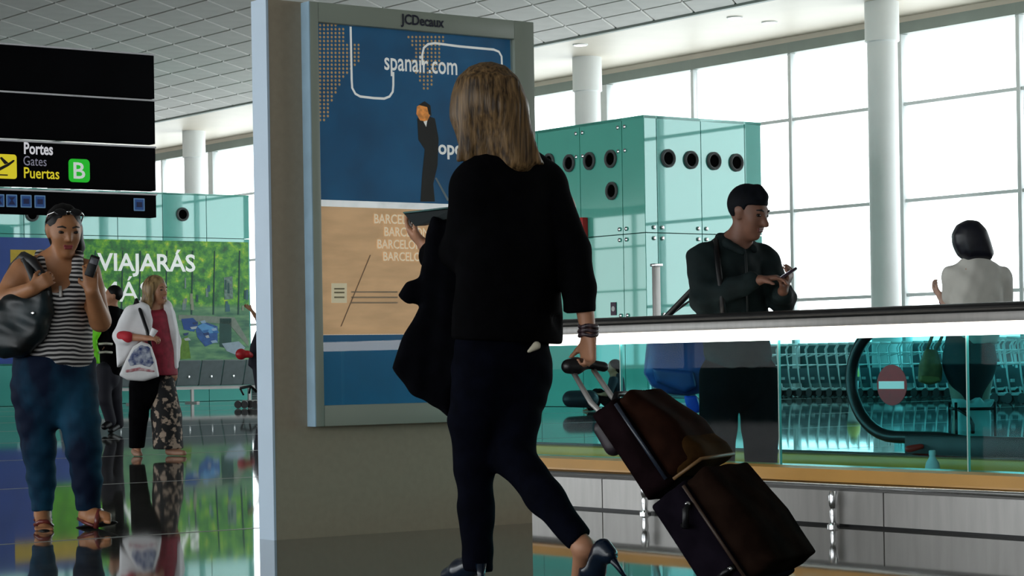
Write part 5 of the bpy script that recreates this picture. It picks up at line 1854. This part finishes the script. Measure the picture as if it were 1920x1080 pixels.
woman_white_jacket()
d0 = 20.4
tb = empty('tote_bag', P(262, 712, d0 - 0.25), 'white cloth tote bag with navy print hanging from the arm of the woman in white', 'bag')
s = Soft(0.010)
px_poly(s, [(266, 640), (250, 650), (236, 676), (224, 704), (240, 713), (270, 715), (298, 706), (292, 675), (282, 646)], d0 - 0.28, 0.06, 0.035, 0.02)
s.build('body', mat('tote_white', (0.82, 0.82, 0.83), 0.8, 0.06, 8), tb)
s = Soft(0.010)
px_poly(s, [(264, 646), (250, 656), (239, 676), (244, 688), (262, 684), (282, 690), (289, 680), (281, 650)], d0 - 0.335, 0.010, 0.006, 0.01)
s.build('navy_print', mat('tote_navy', (0.02, 0.05, 0.22), 0.8, 0.2, 22, col2=(0.50, 0.54, 0.62)), tb)
s = Soft(0.010)
px_poly(s, [(234, 693), (262, 688), (290, 694), (290, 699), (262, 696), (234, 700)], d0 - 0.338, 0.008, 0.005, 0.01)
s.build('red_print', mat('tote_red', (0.52, 0.10, 0.12), 0.8, 0.2, 30, col2=(0.66, 0.5, 0.52)), tb)
tube('strap', [P(282, 650, d0 - 0.28), P(276, 620, d0 - 0.24), P(264, 585, d0 - 0.18), P(256, 562, d0 - 0.06), P(252, 575, d0 + 0.1)], 0.016, M_black, tb, 8)
nap = empty('paper_cup', P(290, 632, d0 - 0.3), 'small white paper cup in the hand of the woman in the white jacket', 'cup')
obj('body', lathe_mesh('body', [(0.022, -0.03), (0.032, 0.035), (0.030, 0.036), (0.020, -0.026)], M_white_cloth, 16), nap, Matrix.Translation(P(287, 624, d0 - 0.33)) @ Matrix.Rotation(0.5, 4, 'Y'))


# ------------------------------------------------------------------ worker with the lime vest
def worker():
    d0 = 28.0
    Q = lambda x, y, dd=0.0: P(x, y, d0 + dd)
    base = Q(207, 808); base.z = 0
    e = empty('person', base, 'dark-haired worker in black with a lime safety vest, standing between two women', 'person')
    fw = unit(Vector((-0.85, -0.5, 0)))
    J = dict(head=Q(211, 556, 0.0), neck=Q(211, 582, 0.0), chest=Q(208, 612, 0.0), pelvis=Q(205, 690, 0.0),
             shL=Q(226, 592, 0.15), elL=Q(226, 632, 0.1), wrL=Q(202, 650, -0.05),
             shR=Q(188, 592, -0.15), elR=Q(196, 634, -0.18), wrR=Q(180, 656, -0.30),
             hipL=Q(214, 695, 0.1), knL=Q(216, 748, 0.05), anL=Q(222, 795, 0.15), toeL=Q(208, 806, 0.0),
             hipR=Q(196, 695, -0.1), knR=Q(196, 748, -0.1), anR=Q(208, 790, 0.0), toeR=Q(196, 800, -0.1))
    s = Soft(0.012)
    fh = unit(Vector((-0.95, -0.3, -0.05)))
    body_soft(s, J, 1.05, fw)
    head_soft(s, J['head'], fh, 1.02)
    hand_soft(s, J['wrR'], Vector((-0.9, -0.3, 0)), Vector((0, 0, -1)), Vector((0, -1, 0.2)), 0.5)
    hand_soft(s, J['wrL'], Vector((-0.9, -0.3, 0)), Vector((0, 0, -1)), Vector((0, -1, 0.2)), 0.5)
    s.build('body', M_skin, e)
    h = Soft(0.011)
    c = J['head']
    h.ell(c - fh * 0.03 + UP * 0.04, (unit(fh.cross(UP)), fh, UP), (0.088, 0.10, 0.10), 0.02)
    h.build('hair', MATS['hair_black'], e)
    t = Soft(0.012)
    t.cone(Q(208, 605, 0), 0.175, Q(207, 690, 0), 0.175, 0.05, (fw, 0.7))
    for q in 'LR':
        t.chain([(J['sh' + q], 0.075), (J['el' + q], 0.062), (J['wr' + q].lerp(J['el' + q], 0.3), 0.052)], 0.03)
        t.cone(J['neck'], 0.07, J['sh' + q], 0.07, 0.04)
    t.build('jacket', M_cloth_black, e)
    t = Soft(0.012)
    t.cone(Q(205, 690, 0), 0.16, Q(205, 706, 0), 0.165, 0.05, (fw, 0.7))
    for q in 'LR':
        t.chain([(J['hip' + q], 0.11), (J['kn' + q], 0.08), (J['an' + q], 0.066)], 0.03)
    t.build('trousers', mat('trouser_dark', (0.006, 0.006, 0.014), 0.8), e)
    v = Soft(0.010)
    px_poly(v, [(156, 578), (164, 590), (176, 606), (189, 612), (190, 624), (182, 638), (186, 660), (187, 682), (174, 682), (164, 650), (156, 620)], d0 - 0.30, 0.05, 0.03, 0.02)
    v.build('safety_vest', mat('vest_lime', (0.20, 0.85, 0.01), 0.6, 0.1, 8), e)
    for y in (645, 661):
        tube('reflective_band', [Q(185, y, -0.33), Q(198, y - 1, -0.33), Q(210, y, -0.25)], 0.016, mat('band_grey', (0.45, 0.45, 0.36), 0.4), e, 6)
    for q in 'LR':
        so = Soft(0.009)
        so.chain([(J['an' + q] - UP * 0.01, 0.05), (J['toe' + q], 0.042)], 0.02)
        so.build('shoe', M_black, e)


worker()


# ------------------------------------------------------------------ traveller behind the kiosk with a cart
def traveller():
    d0 = 43.0
    Q = lambda x, y, dd=0.0: P(x, y, d0 + dd)
    base = Q(494, 760); base.z = 0
    e = empty('person', base, 'traveller in a dark coat, mostly hidden behind the kiosk, one arm raised', 'person')
    fw = unit(Vector((-1, -0.2, 0)))
    J = dict(head=Q(496, 590), neck=Q(495, 606), chest=Q(494, 626), pelvis=Q(494, 680), shL=Q(490, 614, -0.15), elL=Q(482, 596, -0.3), wrL=Q(470, 580, -0.4),
             shR=Q(500, 614, 0.15), elR=Q(504, 640, 0.15), wrR=Q(502, 665, 0.1), hipL=Q(490, 682, -0.1), knL=Q(490, 720, -0.1), anL=Q(489, 752, 0), toeL=Q(482, 756),
             hipR=Q(500, 682, 0.1), knR=Q(500, 720, 0.1), anR=Q(500, 752, 0.1), toeR=Q(493, 757))
    s = Soft(0.014)
    body_soft(s, J, 1.0, fw)
    head_soft(s, J['head'], fw, 1.0)
    hand_soft(s, J['wrL'], Vector((-0.7, -0.2, 0.6)), Vector((0, -1, 0)), Vector((0.3, 0, 0.9)), 0.3)
    hand_soft(s, J['wrR'], Vector((0, 0, -1)), Vector((1, 0, 0)), Vector((0, -1, 0)), 0.3)
    s.build('body', M_skin, e)
    t = Soft(0.014)
    px_poly(t, [(488, 606), (480, 622), (470, 648), (466, 685), (474, 692), (480, 730), (510, 730), (512, 640), (504, 606)], d0, 0.16, 0.08, 0.04)
    t.build('coat', mat('coat_navy', (0.008, 0.008, 0.02), 0.8), e)
    t = Soft(0.012)
    t.chain([(J['shL'], 0.06), (J['elL'], 0.045)], 0.02)
    t.build('sleeve', mat('sleeve_red', (0.22, 0.02, 0.02), 0.7), e)
    h = Soft(0.012)
    h.ell(J['head'] + UP * 0.04 - fw * 0.03, (Vector((0, 1, 0)), fw, UP), (0.09, 0.1, 0.1))
    h.build('hair', MATS['hair_black'], e)


traveller()
s = Soft(0.012)
s.cone(P(452, 664, 42.6), 0.105, k=0.01)
s.cone(P(464, 664, 42.6), 0.07, P(470, 666, 42.7), 0.05, 0.03)
o = s.build('round_bag', mat('red_leather', (0.50, 0.012, 0.02), 0.4, 0.1, 6))
tag(o, 'round red bag hanging beside the traveller in the dark coat', 'bag')
ct = empty('folding_cart', P(464, 760, 43.0), 'small black folding cart with wheels on the floor beside the seats', 'cart')
for x, y in ((445, 742), (457, 741), (467, 738), (478, 741)):
    c = P(x, y, 43.0)
    obj('wheel', lathe_mesh('wheel', [(0.02, -0.03), (0.07, -0.03), (0.075, 0), (0.07, 0.03), (0.02, 0.03)], M_wheel, 14), ct, frame_mw(Vector((c.x, 43.0 + (x % 3) * 0.1, 0.075)), Vector((1, 0, 0)), UP, Vector((0, -1, 0))))
tube('frame_bar', [P(450, 728, 43.0), P(470, 724, 43.0), P(482, 735, 43.0)], 0.03, M_black, ct, 6)
tube('frame_bar', [P(450, 728, 43.0), P(457, 741, 43.0)], 0.02, M_black, ct, 6)
tube('frame_bar', [P(470, 724, 43.0), P(467, 738, 43.0)], 0.02, M_black, ct, 6)


# ------------------------------------------------------------------ man on the moving walkway
def man_phone():
    d0 = 11.95
    Q = lambda x, y, dd=0.0: P(x, y, d0 + dd)
    base = Q(1390, 954); base.z = 0.022
    e = empty('person', base, 'man in a dark shirt on the moving walkway, looking down at his phone', 'person')
    fw = unit(Vector((0.62, -0.78, 0)))
    J = dict(head=Q(1404, 400, -0.06), neck=Q(1378, 458, 0.0), chest=Q(1372, 525, 0.0), pelvis=Q(1382, 675, 0.0),
             shR=Q(1318, 488, -0.06), elR=Q(1322, 566, -0.14), wrR=Q(1424, 525, -0.28),
             shL=Q(1432, 490, 0.10), elL=Q(1468, 565, -0.02), wrL=Q(1468, 545, -0.22),
             hipR=Q(1352, 690, -0.04), knR=Q(1346, 800, -0.06), anR=Q(1348, 930, 0.0), toeR=Q(1362, 948, -0.14),
             hipL=Q(1416, 690, 0.06), knL=Q(1425, 800, 0.03), anL=Q(1428, 930, 0.08), toeL=Q(1446, 948, -0.05))
    s = Soft(0.0085)
    fh = unit(Vector((0.70, -0.60, -0.30)))
    body_soft(s, J, 1.04, fw)
    s.cone(J['neck'] - UP * 0.01, 0.062, J['head'] - UP * 0.06 - fh * 0.02, 0.06, 0.03)
    head_soft(s, J['head'], fh, 1.10)
    s.cone(J['head'] + fh * 0.09 + UP * 0.0, 0.012, J['head'] + fh * 0.112 - UP * 0.030, 0.016, 0.014)
    hand_soft(s, J['wrR'], Vector((0.92, -0.22, 0.12)), Vector((0.1, 0.1, -1)), Vector((0.15, -0.9, 0.25)), 0.40, 1.0, 0.2)
    hand_soft(s, J['wrL'], Vector((0.25, -0.35, 0.55)), Vector((-0.3, -0.2, 0.9)), Vector((-0.8, -0.3, 0.3)), 0.50, 1.0)
    s.build('body', M_skin_man, e)
    face_parts(J['head'], fh, 1.10, e, (0.16, 0.05, 0.04), (0.008, 0.007, 0.007))
    h = Soft(0.007)
    c = J['head']
    R = unit(fh.cross(UP)); U = R.cross(fh)
    h.ell(c - fh * 0.022 + U * 0.045, (R, fh, U), (0.094, 0.113, 0.105), 0.02)
    h.cone(c + fh * 0.06 + U * 0.105, 0.03, c + fh * 0.02 + U * 0.13, 0.03, 0.02)
    h.cone(c - R * 0.082 - fh * 0.0 + U * 0.02, 0.012, c - R * 0.082 + fh * 0.01 - U * 0.02, 0.008, 0.01)
    h.poly(c + fh * 0.10 - U * 0.03, R, U, [(-0.12, -0.14), (0.12, -0.14), (0.12, 0.055), (0.06, 0.085), (0.0, 0.09), (-0.06, 0.085), (-0.12, 0.055)], 0.075, 0.01, 0.012, mode='s')
    for q in (-1, 1):
        h.cone(c + R * q * 0.09 - U * 0.02, 0.035, k=0.01, mode='s')
    h.cut(c - U * 0.075, -U)
    h.build('hair', mat('hair_man', (0.002, 0.003, 0.006), 0.7, 0.3, 40, spec=0.15), e)
    t = Soft(0.0085)
    fl = (fw, 0.74)
    m_sh = mat('shirt_dark_green', (0.010, 0.018, 0.019), 0.8, 0.3, 9, bump=0.15, spec=0.15)
    t.cone(Q(1372, 520, 0.0), 0.190, Q(1375, 590, 0.0), 0.195, 0.05, fl)
    t.cone(Q(1375, 590, 0.0), 0.195, Q(1384, 665, 0.0), 0.195, 0.05, fl)
    t.cone(Q(1376, 462, 0.02), 0.075, J['shR'], 0.078, 0.05)
    t.cone(Q(1376, 462, 0.02), 0.075, J['shL'], 0.075, 0.05)
    t.chain([(J['shR'], 0.086), (Q(1322, 562, -0.12), 0.074), (Q(1408, 528, -0.26), 0.052)], 0.03)
    t.chain([(J['shL'], 0.080), (Q(1466, 562, -0.02), 0.070), (Q(1466, 552, -0.17), 0.052)], 0.03)
    t.cut(Q(1384, 692, 0.0), Vector((0.08, 0, -1)))
    t.waves = [(0.003, (50, 20, 45), 0.0), (0.002, (20, 60, -80), 1.0)]
    t.build('shirt', m_sh, e)
    t = Soft(0.007)
    t.chain([(Q(1350, 446, 0.02), 0.024), (Q(1364, 458, -0.10), 0.024), (Q(1392, 472, -0.16), 0.020)], 0.015)
    t.chain([(Q(1350, 446, 0.02), 0.024), (Q(1385, 440, 0.10), 0.022), (Q(1414, 468, -0.04), 0.020)], 0.015)
    t.build('collar', m_sh, e)
    tube('button_placket', [Q(1398, 475, -0.172), Q(1400, 530, -0.162), Q(1402, 600, -0.160)], 0.008, mat('placket_dark', (0.005, 0.010, 0.011), 0.6), e, 6)
    t = Soft(0.0085)
    t.cone(Q(1384, 660, 0.0), 0.175, Q(1384, 705, 0.0), 0.185, 0.05, fl)
    t.chain([(Q(1352, 705, -0.04), 0.115), (Q(1346, 800, -0.06), 0.096), (Q(1348, 935, 0.0), 0.075)], 0.03)
    t.chain([(Q(1418, 705, 0.06), 0.115), (Q(1426, 800, 0.03), 0.096), (Q(1428, 935, 0.08), 0.075)], 0.03)
    t.cut(Vector((0, 0, 0.06)), Vector((0, 0, -1)))
    t.build('trousers', mat('trousers_black', (0.0016, 0.002, 0.003), 0.9, 0.3, 14, spec=0.05), e)
    for q in 'LR':
        so = Soft(0.009)
        a, b = J['an' + q].copy(), J['toe' + q].copy()
        a.z, b.z = 0.085, 0.062
        so.chain([(a, 0.045), (b, 0.038)], 0.02)
        so.cut(Vector((0, 0, 0.0235)), Vector((0, 0, -1)))
        so.build('shoe', M_black, e)
    tube('bag_strap', [Q(1346, 448, 0.10), Q(1342, 452, -0.05), Q(1344, 475, -0.155), Q(1348, 510, -0.205), Q(1354, 560, -0.225), Q(1358, 620, -0.21)], 0.016, M_black, e, 8)


man_phone()
d0 = 11.95
ph = empty('mobile_phone', P(1476, 516, d0 - 0.3), 'dark phone held in both hands by the man on the walkway', 'phone')
pm_ = frame_mw(P(1478, 513, d0 - 0.31), unit(Vector((0.85, 0.3, 0.55))), unit(Vector((-0.2, 0.9, -0.2))), unit(Vector((-0.5, 0.1, 0.85))))
obj('case', box_mesh('case', 0.095, 0.05, 0.014, mat('phone_plum', (0.03, 0.015, 0.03), 0.3), 0.005), ph, pm_)
obj('screen', box_mesh('screen', 0.05, 0.04, 0.002, mat('phone_screen', (0.7, 0.75, 0.85), 0.2, emis=0.6)), ph, pm_ @ Matrix.Translation((-0.018, 0, 0.008)))

# blue holdall on a small luggage carrier behind the man
d1 = 12.55
car = empty('luggage_carrier', P(1262, 930, d1), 'pale folding luggage carrier under the blue holdall on the walkway', 'carrier')
cz = 0.022
bp = P(1262, 930, d1)
box_ = lambda nm, x0, y0, x1, y1, dd, th, mm: None
tube('upright', [Vector((P(1222, 900, d1).x, d1, cz + 0.02)), P(1222, 730, d1 + 0.05), P(1224, 640, d1 + 0.12)], 0.012, M_trolley, car, 8)
tube('upright', [Vector((P(1300, 900, d1).x, d1, cz + 0.02)), P(1300, 735, d1 + 0.05), P(1302, 640, d1 + 0.12)], 0.012, M_trolley, car, 8)
tube('cross_bar', [P(1224, 640, d1 + 0.12), P(1302, 640, d1 + 0.12)], 0.014, M_black, car, 8)
tube('shelf_bar', [P(1220, 742, d1 + 0.02), P(1304, 744, d1 + 0.02), P(1318, 760, d1 - 0.2), P(1230, 758, d1 - 0.2)], 0.012, mat('carrier_white', (0.7, 0.72, 0.72), 0.4), car, 8, True)
tube('brace', [P(1300, 740, d1), P(1316, 790, d1 - 0.12), P(1305, 830, d1 - 0.05)], 0.013, MATS['carrier_white'], car, 8)
tube('brace', [P(1222, 740, d1), P(1236, 790, d1 - 0.12), P(1226, 830, d1 - 0.05)], 0.013, MATS['carrier_white'], car, 8)
for x in (1222, 1300):
    obj('wheel', lathe_mesh('wheel', [(0.02, -0.015), (0.05, -0.015), (0.055, 0), (0.05, 0.015), (0.02, 0.015)], M_wheel, 14), car, frame_mw(Vector((P(x, 900, d1).x, d1, cz + 0.056)), Vector((0, 1, 0)), UP, Vector((1, 0, 0))))
hol = empty('holdall', P(1265, 742, d1 - 0.1), 'bright blue holdall standing on the carrier behind the man', 'bag')
s = Soft(0.009)
px_poly(s, [(1214, 640), (1240, 630), (1300, 630), (1330, 640), (1334, 690), (1320, 735), (1290, 742), (1250, 738), (1222, 724), (1208, 700)], d1 - 0.08, 0.12, 0.05, 0.02)
s.build('body', mat('holdall_blue', (0.008, 0.05, 0.24), 0.5, 0.25, 6, bump=0.1), hol)
s = Soft(0.009)
px_poly(s, [(1222, 690), (1300, 696), (1306, 726), (1284, 736), (1230, 716)], d1 - 0.215, 0.025, 0.02, 0.02)
s.build('front_pocket', mat('holdall_pocket', (0.008, 0.045, 0.20), 0.5, 0.2, 6), hol)
tube('shoulder_strap', [P(1330, 640, d1 - 0.05), P(1300, 560, d1 + 0.02), P(1256, 590, d1 + 0.05), P(1236, 640, d1 - 0.02)], 0.010, M_black, hol, 8)
s = Soft(0.009)
px_poly(s, [(1282, 742), (1306, 742), (1316, 772), (1300, 776), (1286, 760)], d1 - 0.20, 0.03, 0.015, 0.02)
s.build('rain_cover', mat('cover_blue', (0.01, 0.06, 0.52), 0.4), hol)
um = empty('umbrella', P(1250, 592, d0 + 0.2), 'long closed black umbrella slanting down beside the man', 'umbrella')
tube('shaft', [P(1327, 512, d0 - 0.02), P(1290, 552, d0 + 0.12), P(1252, 592, d0 + 0.28), P(1225, 622, d0 + 0.36)], [0.012, 0.016, 0.018, 0.016], M_black, um, 8)
tube('tip', [P(1225, 622, d0 + 0.36), P(1216, 632, d0 + 0.39)], 0.006, M_chrome, um, 6)


# ------------------------------------------------------------------ woman in white beyond the walkway
def woman_bob():
    d0 = 14.0
    Q = lambda x, y, dd=0.0: P(x, y, d0 + dd)
    base = Q(1818, 906); base.z = 0
    e = empty('person', base, 'woman with a black bob, white top and dark skirt seen from behind', 'person')
    fw = unit(Vector((-0.35, 0.94, 0)))
    J = dict(head=Q(1822, 455, 0.02), neck=Q(1830, 495, 0.0), chest=Q(1832, 545, 0.0), pelvis=Q(1818, 660, 0.0),
             shL=Q(1788, 520, 0.02), elL=Q(1782, 572, 0.10), wrL=Q(1764, 556, 0.30),
             shR=Q(1876, 522, 0.06), elR=Q(1884, 580, 0.10), wrR=Q(1868, 625, 0.25),
             hipL=Q(1795, 670, 0), knL=Q(1803, 765, 0.02), anL=Q(1805, 880, 0.0), toeL=Q(1798, 898, 0.15),
             hipR=Q(1842, 670, 0.03), knR=Q(1836, 765, 0.05), anR=Q(1838, 880, 0.03), toeR=Q(1832, 898, 0.18))
    s = Soft(0.010)
    fh = unit(Vector((-0.5, 0.85, -0.12)))
    body_soft(s, J, 0.96, fw, 1.0)
    head_soft(s, J['head'], fh, 0.98)
    hand_soft(s, J['wrL'], Vector((-0.4, 0.6, 0.6)), Vector((0.5, 0.2, 0.6)), Vector((0.6, 0, 0.6)), 0.6, 0.9)
    hand_soft(s, J['wrR'], Vector((-0.3, 0.5, -0.6)), Vector((-0.7, 0.2, -0.1)), Vector((0, 1, 0.2)), 0.6, 0.9)
    s.build('body', mat('skin_pale', (0.55, 0.34, 0.26), 0.5, 0.06, 12), e)
    h = Soft(0.009)
    px_poly(h, [(1787, 440), (1796, 422), (1814, 414), (1832, 416), (1846, 432), (1856, 455), (1862, 475), (1856, 488), (1838, 487), (1812, 490), (1798, 478), (1790, 458)], d0 + 0.0, 0.095, 0.06, 0.03)
    h.ell(Q(1820, 450, 0.02), (VIEW_R, Vector((0, 1, 0)), UP), (0.105, 0.115, 0.115), 0.03)
    h.build('hair', mat('hair_blueblack', (0.004, 0.005, 0.013), 0.4, 0.3, 40, stretch=(1, 1, 0.2)), e)
    t = Soft(0.010)
    fl = (fw, 0.68)
    m_t = mat('top_offwhite', (0.66, 0.65, 0.60), 0.85, 0.07, 7, bump=0.2)
    t.cone(Q(1834, 540, 0.0), 0.165, Q(1830, 600, 0.0), 0.165, 0.05, fl)
    t.cone(Q(1830, 600, 0.0), 0.165, Q(1820, 650, 0.0), 0.155, 0.05, fl)
    t.cone(Q(1830, 500, 0.0), 0.07, J['shL'], 0.068, 0.05)
    t.cone(Q(1830, 500, 0.0), 0.07, J['shR'], 0.068, 0.05)
    t.chain([(J['shL'], 0.070), (Q(1785, 556, 0.06), 0.060)], 0.03)
    t.chain([(J['shR'], 0.070), (Q(1882, 572, 0.09), 0.060)], 0.03)
    t.waves = [(0.003, (45, 10, 40), 0.0), (0.002, (80, 5, -30), 1.0)]
    t.cut(Q(1820, 645, 0), Vector((0, 0, -1)))
    t.build('white_top', m_t, e)
    t = Soft(0.010)
    t.cone(Q(1818, 640, 0.0), 0.158, Q(1818, 680, 0.0), 0.165, 0.05, fl)
    t.cone(Q(1818, 680, 0.0), 0.165, Q(1820, 752, 0.03), 0.088, 0.05, fl)
    t.cut(Q(1818, 756, 0), Vector((0, 0, -1)))
    t.build('skirt', mat('skirt_dark', (0.004, 0.006, 0.012), 0.8, 0.3, 10), e)
    for q in 'LR':
        so = Soft(0.009)
        a, b = J['an' + q].copy(), J['toe' + q].copy()
        a.z, b.z = 0.06, 0.04
        so.chain([(a, 0.045), (b, 0.036)], 0.02)
        so.cut(Vector((0, 0, 0.002)), Vector((0, 0, -1)))
        so.build('shoe', M_darkgrey, e)
    c = Q(1764, 560, 0.30)
    ring = [c + Vector((0.0, math.cos(w) * 0.032, math.sin(w) * 0.032)) for w in [2 * math.pi * k / 16 for k in range(16)]]
    tube('bangle', ring, 0.008, mat('bangle_plum', (0.16, 0.01, 0.06), 0.3), e, 6, True)


woman_bob()
d0 = 14.0
hb = empty('shoulder_bag', P(1745, 722, d0 - 0.05), 'tan shoulder bag hanging beside the woman with the black bob', 'bag')
s = Soft(0.009)
px_poly(s, [(1736, 654), (1756, 656), (1766, 690), (1764, 716), (1742, 722), (1722, 716), (1724, 684)], d0 - 0.02, 0.06, 0.035, 0.02)
s.build('body', mat('bag_tan', (0.40, 0.17, 0.05), 0.55, 0.3, 14, bump=0.2), hb)
s = Soft(0.009)
px_poly(s, [(1726, 704), (1762, 706), (1763, 714), (1742, 719), (1724, 714)], d0 - 0.085, 0.012, 0.008, 0.01)
s.build('trim_band', mat('bag_trim', (0.60, 0.28, 0.08), 0.5), hb)
tube('strap', [P(1738, 656, d0), P(1748, 630, d0 + 0.03), P(1764, 604, d0 + 0.10), P(1766, 632, d0 + 0.10), P(1754, 657, d0 + 0.04)], 0.011, mat('strap_tan', (0.16, 0.09, 0.035), 0.5), hb, 8)

# shopping bag in a wire carrier by her feet
d1 = 13.7
sc_ = empty('wire_carrier', P(1812, 880, d1), 'black wire carrier standing by the feet of the woman with the bob', 'carrier')
z0 = 0.0
xl, xr = P(1793, 800, d1).x, P(1866, 800, d1).x
for x in (xl, xr):
    tube('upright', [Vector((x, d1, 0.02)), Vector((x, d1, 0.50))], 0.009, M_black, sc_, 8)
    tube('upright', [Vector((x, d1 + 0.2, 0.02)), Vector((x, d1 + 0.2, 0.50))], 0.009, M_black, sc_, 8)
for z in (0.03, 0.46):
    tube('rail', [Vector((xl, d1, z)), Vector((xr, d1, z)), Vector((xr, d1 + 0.2, z)), Vector((xl, d1 + 0.2, z))], 0.009, M_black, sc_, 8, True)
tube('handle', [P(1796, 766, d1 - 0.02), P(1814, 778, d1 - 0.04), P(1824, 796, d1 - 0.05), P(1824, 812, d1 - 0.03)], 0.012, M_black, sc_, 8)
pb = Soft(0.009)
w0 = xl + 0.02; w1 = xr - 0.015
pb.poly(Vector(((w0 + w1) / 2, d1 + 0.10, 0.0)), VIEW_R, UP, [(-0.095, 0.045), (0.09, 0.045), (0.10, 0.46), (0.118, 0.515), (0.06, 0.500), (0.035, 0.530), (-0.02, 0.495), (-0.06, 0.520), (-0.115, 0.518), (-0.10, 0.46)], 0.075, 0.02, 0.01)
pb.waves = [(0.003, (60, 20, 30), 0.0), (0.002, (30, 70, 60), 0.6)]
o = pb.build('shopping_bag', mat('plastic_white', (0.80, 0.82, 0.80), 0.4, 0.04, 6, bump=0.2))
tag(o, 'white plastic shopping bag standing in the black wire carrier', 'bag')

# bottle and red cloth on the deck beside the far balustrade
w = AB(plane_b(1748, 850, FBB - 0.20)[0], FBB - 0.20, 0.022)
bt = empty('plastic_bottle', w, 'white plastic bottle standing on the walkway below the no-entry disc', 'bottle')
obj('body', lathe_mesh('body', [(0.040, 0), (0.044, 0.01), (0.044, 0.13), (0.036, 0.17), (0.018, 0.20), (0.016, 0.215)], mat('bottle_white', (0.78, 0.80, 0.82), 0.35), 20), bt, Matrix.Translation(w))
obj('cap', lathe_mesh('cap', [(0.019, 0.213), (0.019, 0.235), (0.015, 0.24)], M_white, 16), bt, Matrix.Translation(w))
ra = plane_b(1725, 826, FBB + 0.06)[0]
w = AB(ra, FBB + 0.015, 0.25)
s = Soft(0.007)
s.cone(w + Vector((-0.03, 0, 0.005)), 0.026, w + Vector((0.035, 0, 0.018)), 0.020, 0.02, (UP, 0.8))
o = s.build('red_cap', mat('cap_red', (0.60, 0.03, 0.02), 0.4))
tag(o, 'small crumpled red cap on the balustrade deck beside the white bottle', 'cap')

# yellow-topped stand by the trolleys
d1 = 41.0
w = P(1600, 760, d1); w.z = 0
yb = empty('floor_stand', w, 'slim floor stand with a yellow head and white foot in front of the trolleys', 'stand')
obj('foot', lathe_mesh('foot', [(0.05, 0.0), (0.07, 0.04), (0.10, 0.28), (0.11, 0.36)], M_white, 20), yb, Matrix.Translation(w))
obj('band', lathe_mesh('band', [(0.125, 0.36), (0.125, 0.43)], mat('band_green', (0.01, 0.07, 0.05), 0.5), 20), yb, Matrix.Translation(w))
obj('head', lathe_mesh('head', [(0.115, 0.43), (0.12, 0.50), (0.10, 0.60), (0.05, 0.66)], mat('stand_yellow', (0.80, 0.66, 0.12), 0.5), 20), yb, Matrix.Translation(w))
obj('knob', lathe_mesh('knob', [(0.05, 0.66), (0.075, 0.71), (0.05, 0.78), (0.02, 0.80)], mat('knob_green', (0.03, 0.20, 0.05), 0.5), 16), yb, Matrix.Translation(w))


# ------------------------------------------------------------------ person sitting on the floor against the cabin
def sitter():
    d0 = 36.0
    Q = lambda x, y, dd=0.0: P(x, y, d0 + dd)
    base = Q(1152, 772); base.z = 0
    e = empty('person', base, 'person in dark clothes sitting on the floor against the teal cabin', 'person')
    fw = unit(Vector((-0.9, -0.4, 0)))
    J = dict(head=Q(1150, 690), neck=Q(1154, 706), chest=Q(1156, 724), pelvis=Q(1160, 762), shL=Q(1150, 714, -0.15), elL=Q(1142, 738, -0.25), wrL=Q(1126, 740, -0.3),
             shR=Q(1160, 714, 0.15), elR=Q(1160, 740, 0.2), wrR=Q(1136, 745, 0.1), hipL=Q(1156, 764, -0.1), knL=Q(1118, 738, -0.15), anL=Q(1106, 768, -0.2), toeL=Q(1092, 772, -0.25),
             hipR=Q(1160, 764, 0.1), knR=Q(1124, 738, 0.1), anR=Q(1114, 768, 0.1), toeR=Q(1100, 772, 0.05))
    s = Soft(0.013)
    body_soft(s, J, 1.0, fw)
    head_soft(s, J['head'], unit(Vector((-0.9, -0.35, -0.25))), 1.0)
    hand_soft(s, J['wrL'], Vector((-0.9, -0.1, 0.2)), Vector((0, 0, -1)), Vector((0, -1, 0)), 0.4)
    hand_soft(s, J['wrR'], Vector((-0.9, -0.1, 0.2)), Vector((0, 0, -1)), Vector((0, -1, 0)), 0.4)
    s.cut(Vector((0, 0, 0.004)), Vector((0, 0, -1)))
    s.build('body', M_skin, e)
    t = Soft(0.013)
    t.cone(J['chest'] + UP * 0.05, 0.165, J['pelvis'], 0.17, 0.05, (fw, 0.72))
    for q in 'LR':
        t.chain([(J['sh' + q], 0.072), (J['el' + q], 0.058)], 0.03)
    t.cut(Vector((0, 0, 0.006)), Vector((0, 0, -1)))
    t.build('jacket', mat('jacket_navy', (0.010, 0.016, 0.028), 0.8, 0.3, 9), e)
    t = Soft(0.013)
    for q in 'LR':
        t.chain([(J['hip' + q], 0.11), (J['kn' + q], 0.075), (J['an' + q], 0.055)], 0.03)
    t.cut(Vector((0, 0, 0.008)), Vector((0, 0, -1)))
    t.build('trousers', M_cloth_black, e)
    h = Soft(0.012)
    c = J['head']
    h.ell(c + UP * 0.045 + Vector((0.03, 0, 0)), (VIEW_R, Vector((0, 1, 0)), UP), (0.105, 0.095, 0.095))
    h.cone(c + Vector((0.07, 0, 0)), 0.06, c + Vector((0.09, 0, -0.1)), 0.04, 0.03)
    h.build('hair', MATS['hair_black'], e)


sitter()
s = Soft(0.012)
d1 = 35.6
s.chain([(P(1070, 748, d1), 0.13), (P(1106, 748, d1), 0.14)], 0.05)
s.cut(Vector((0, 0, 0.004)), Vector((0, 0, -1)))
o = s.build('duffel_bag', mat('duffel_black', (0.008, 0.012, 0.022), 0.5, 0.3, 8))
tag(o, 'black duffel bag lying on the floor beside the person sitting by the cabin', 'bag')
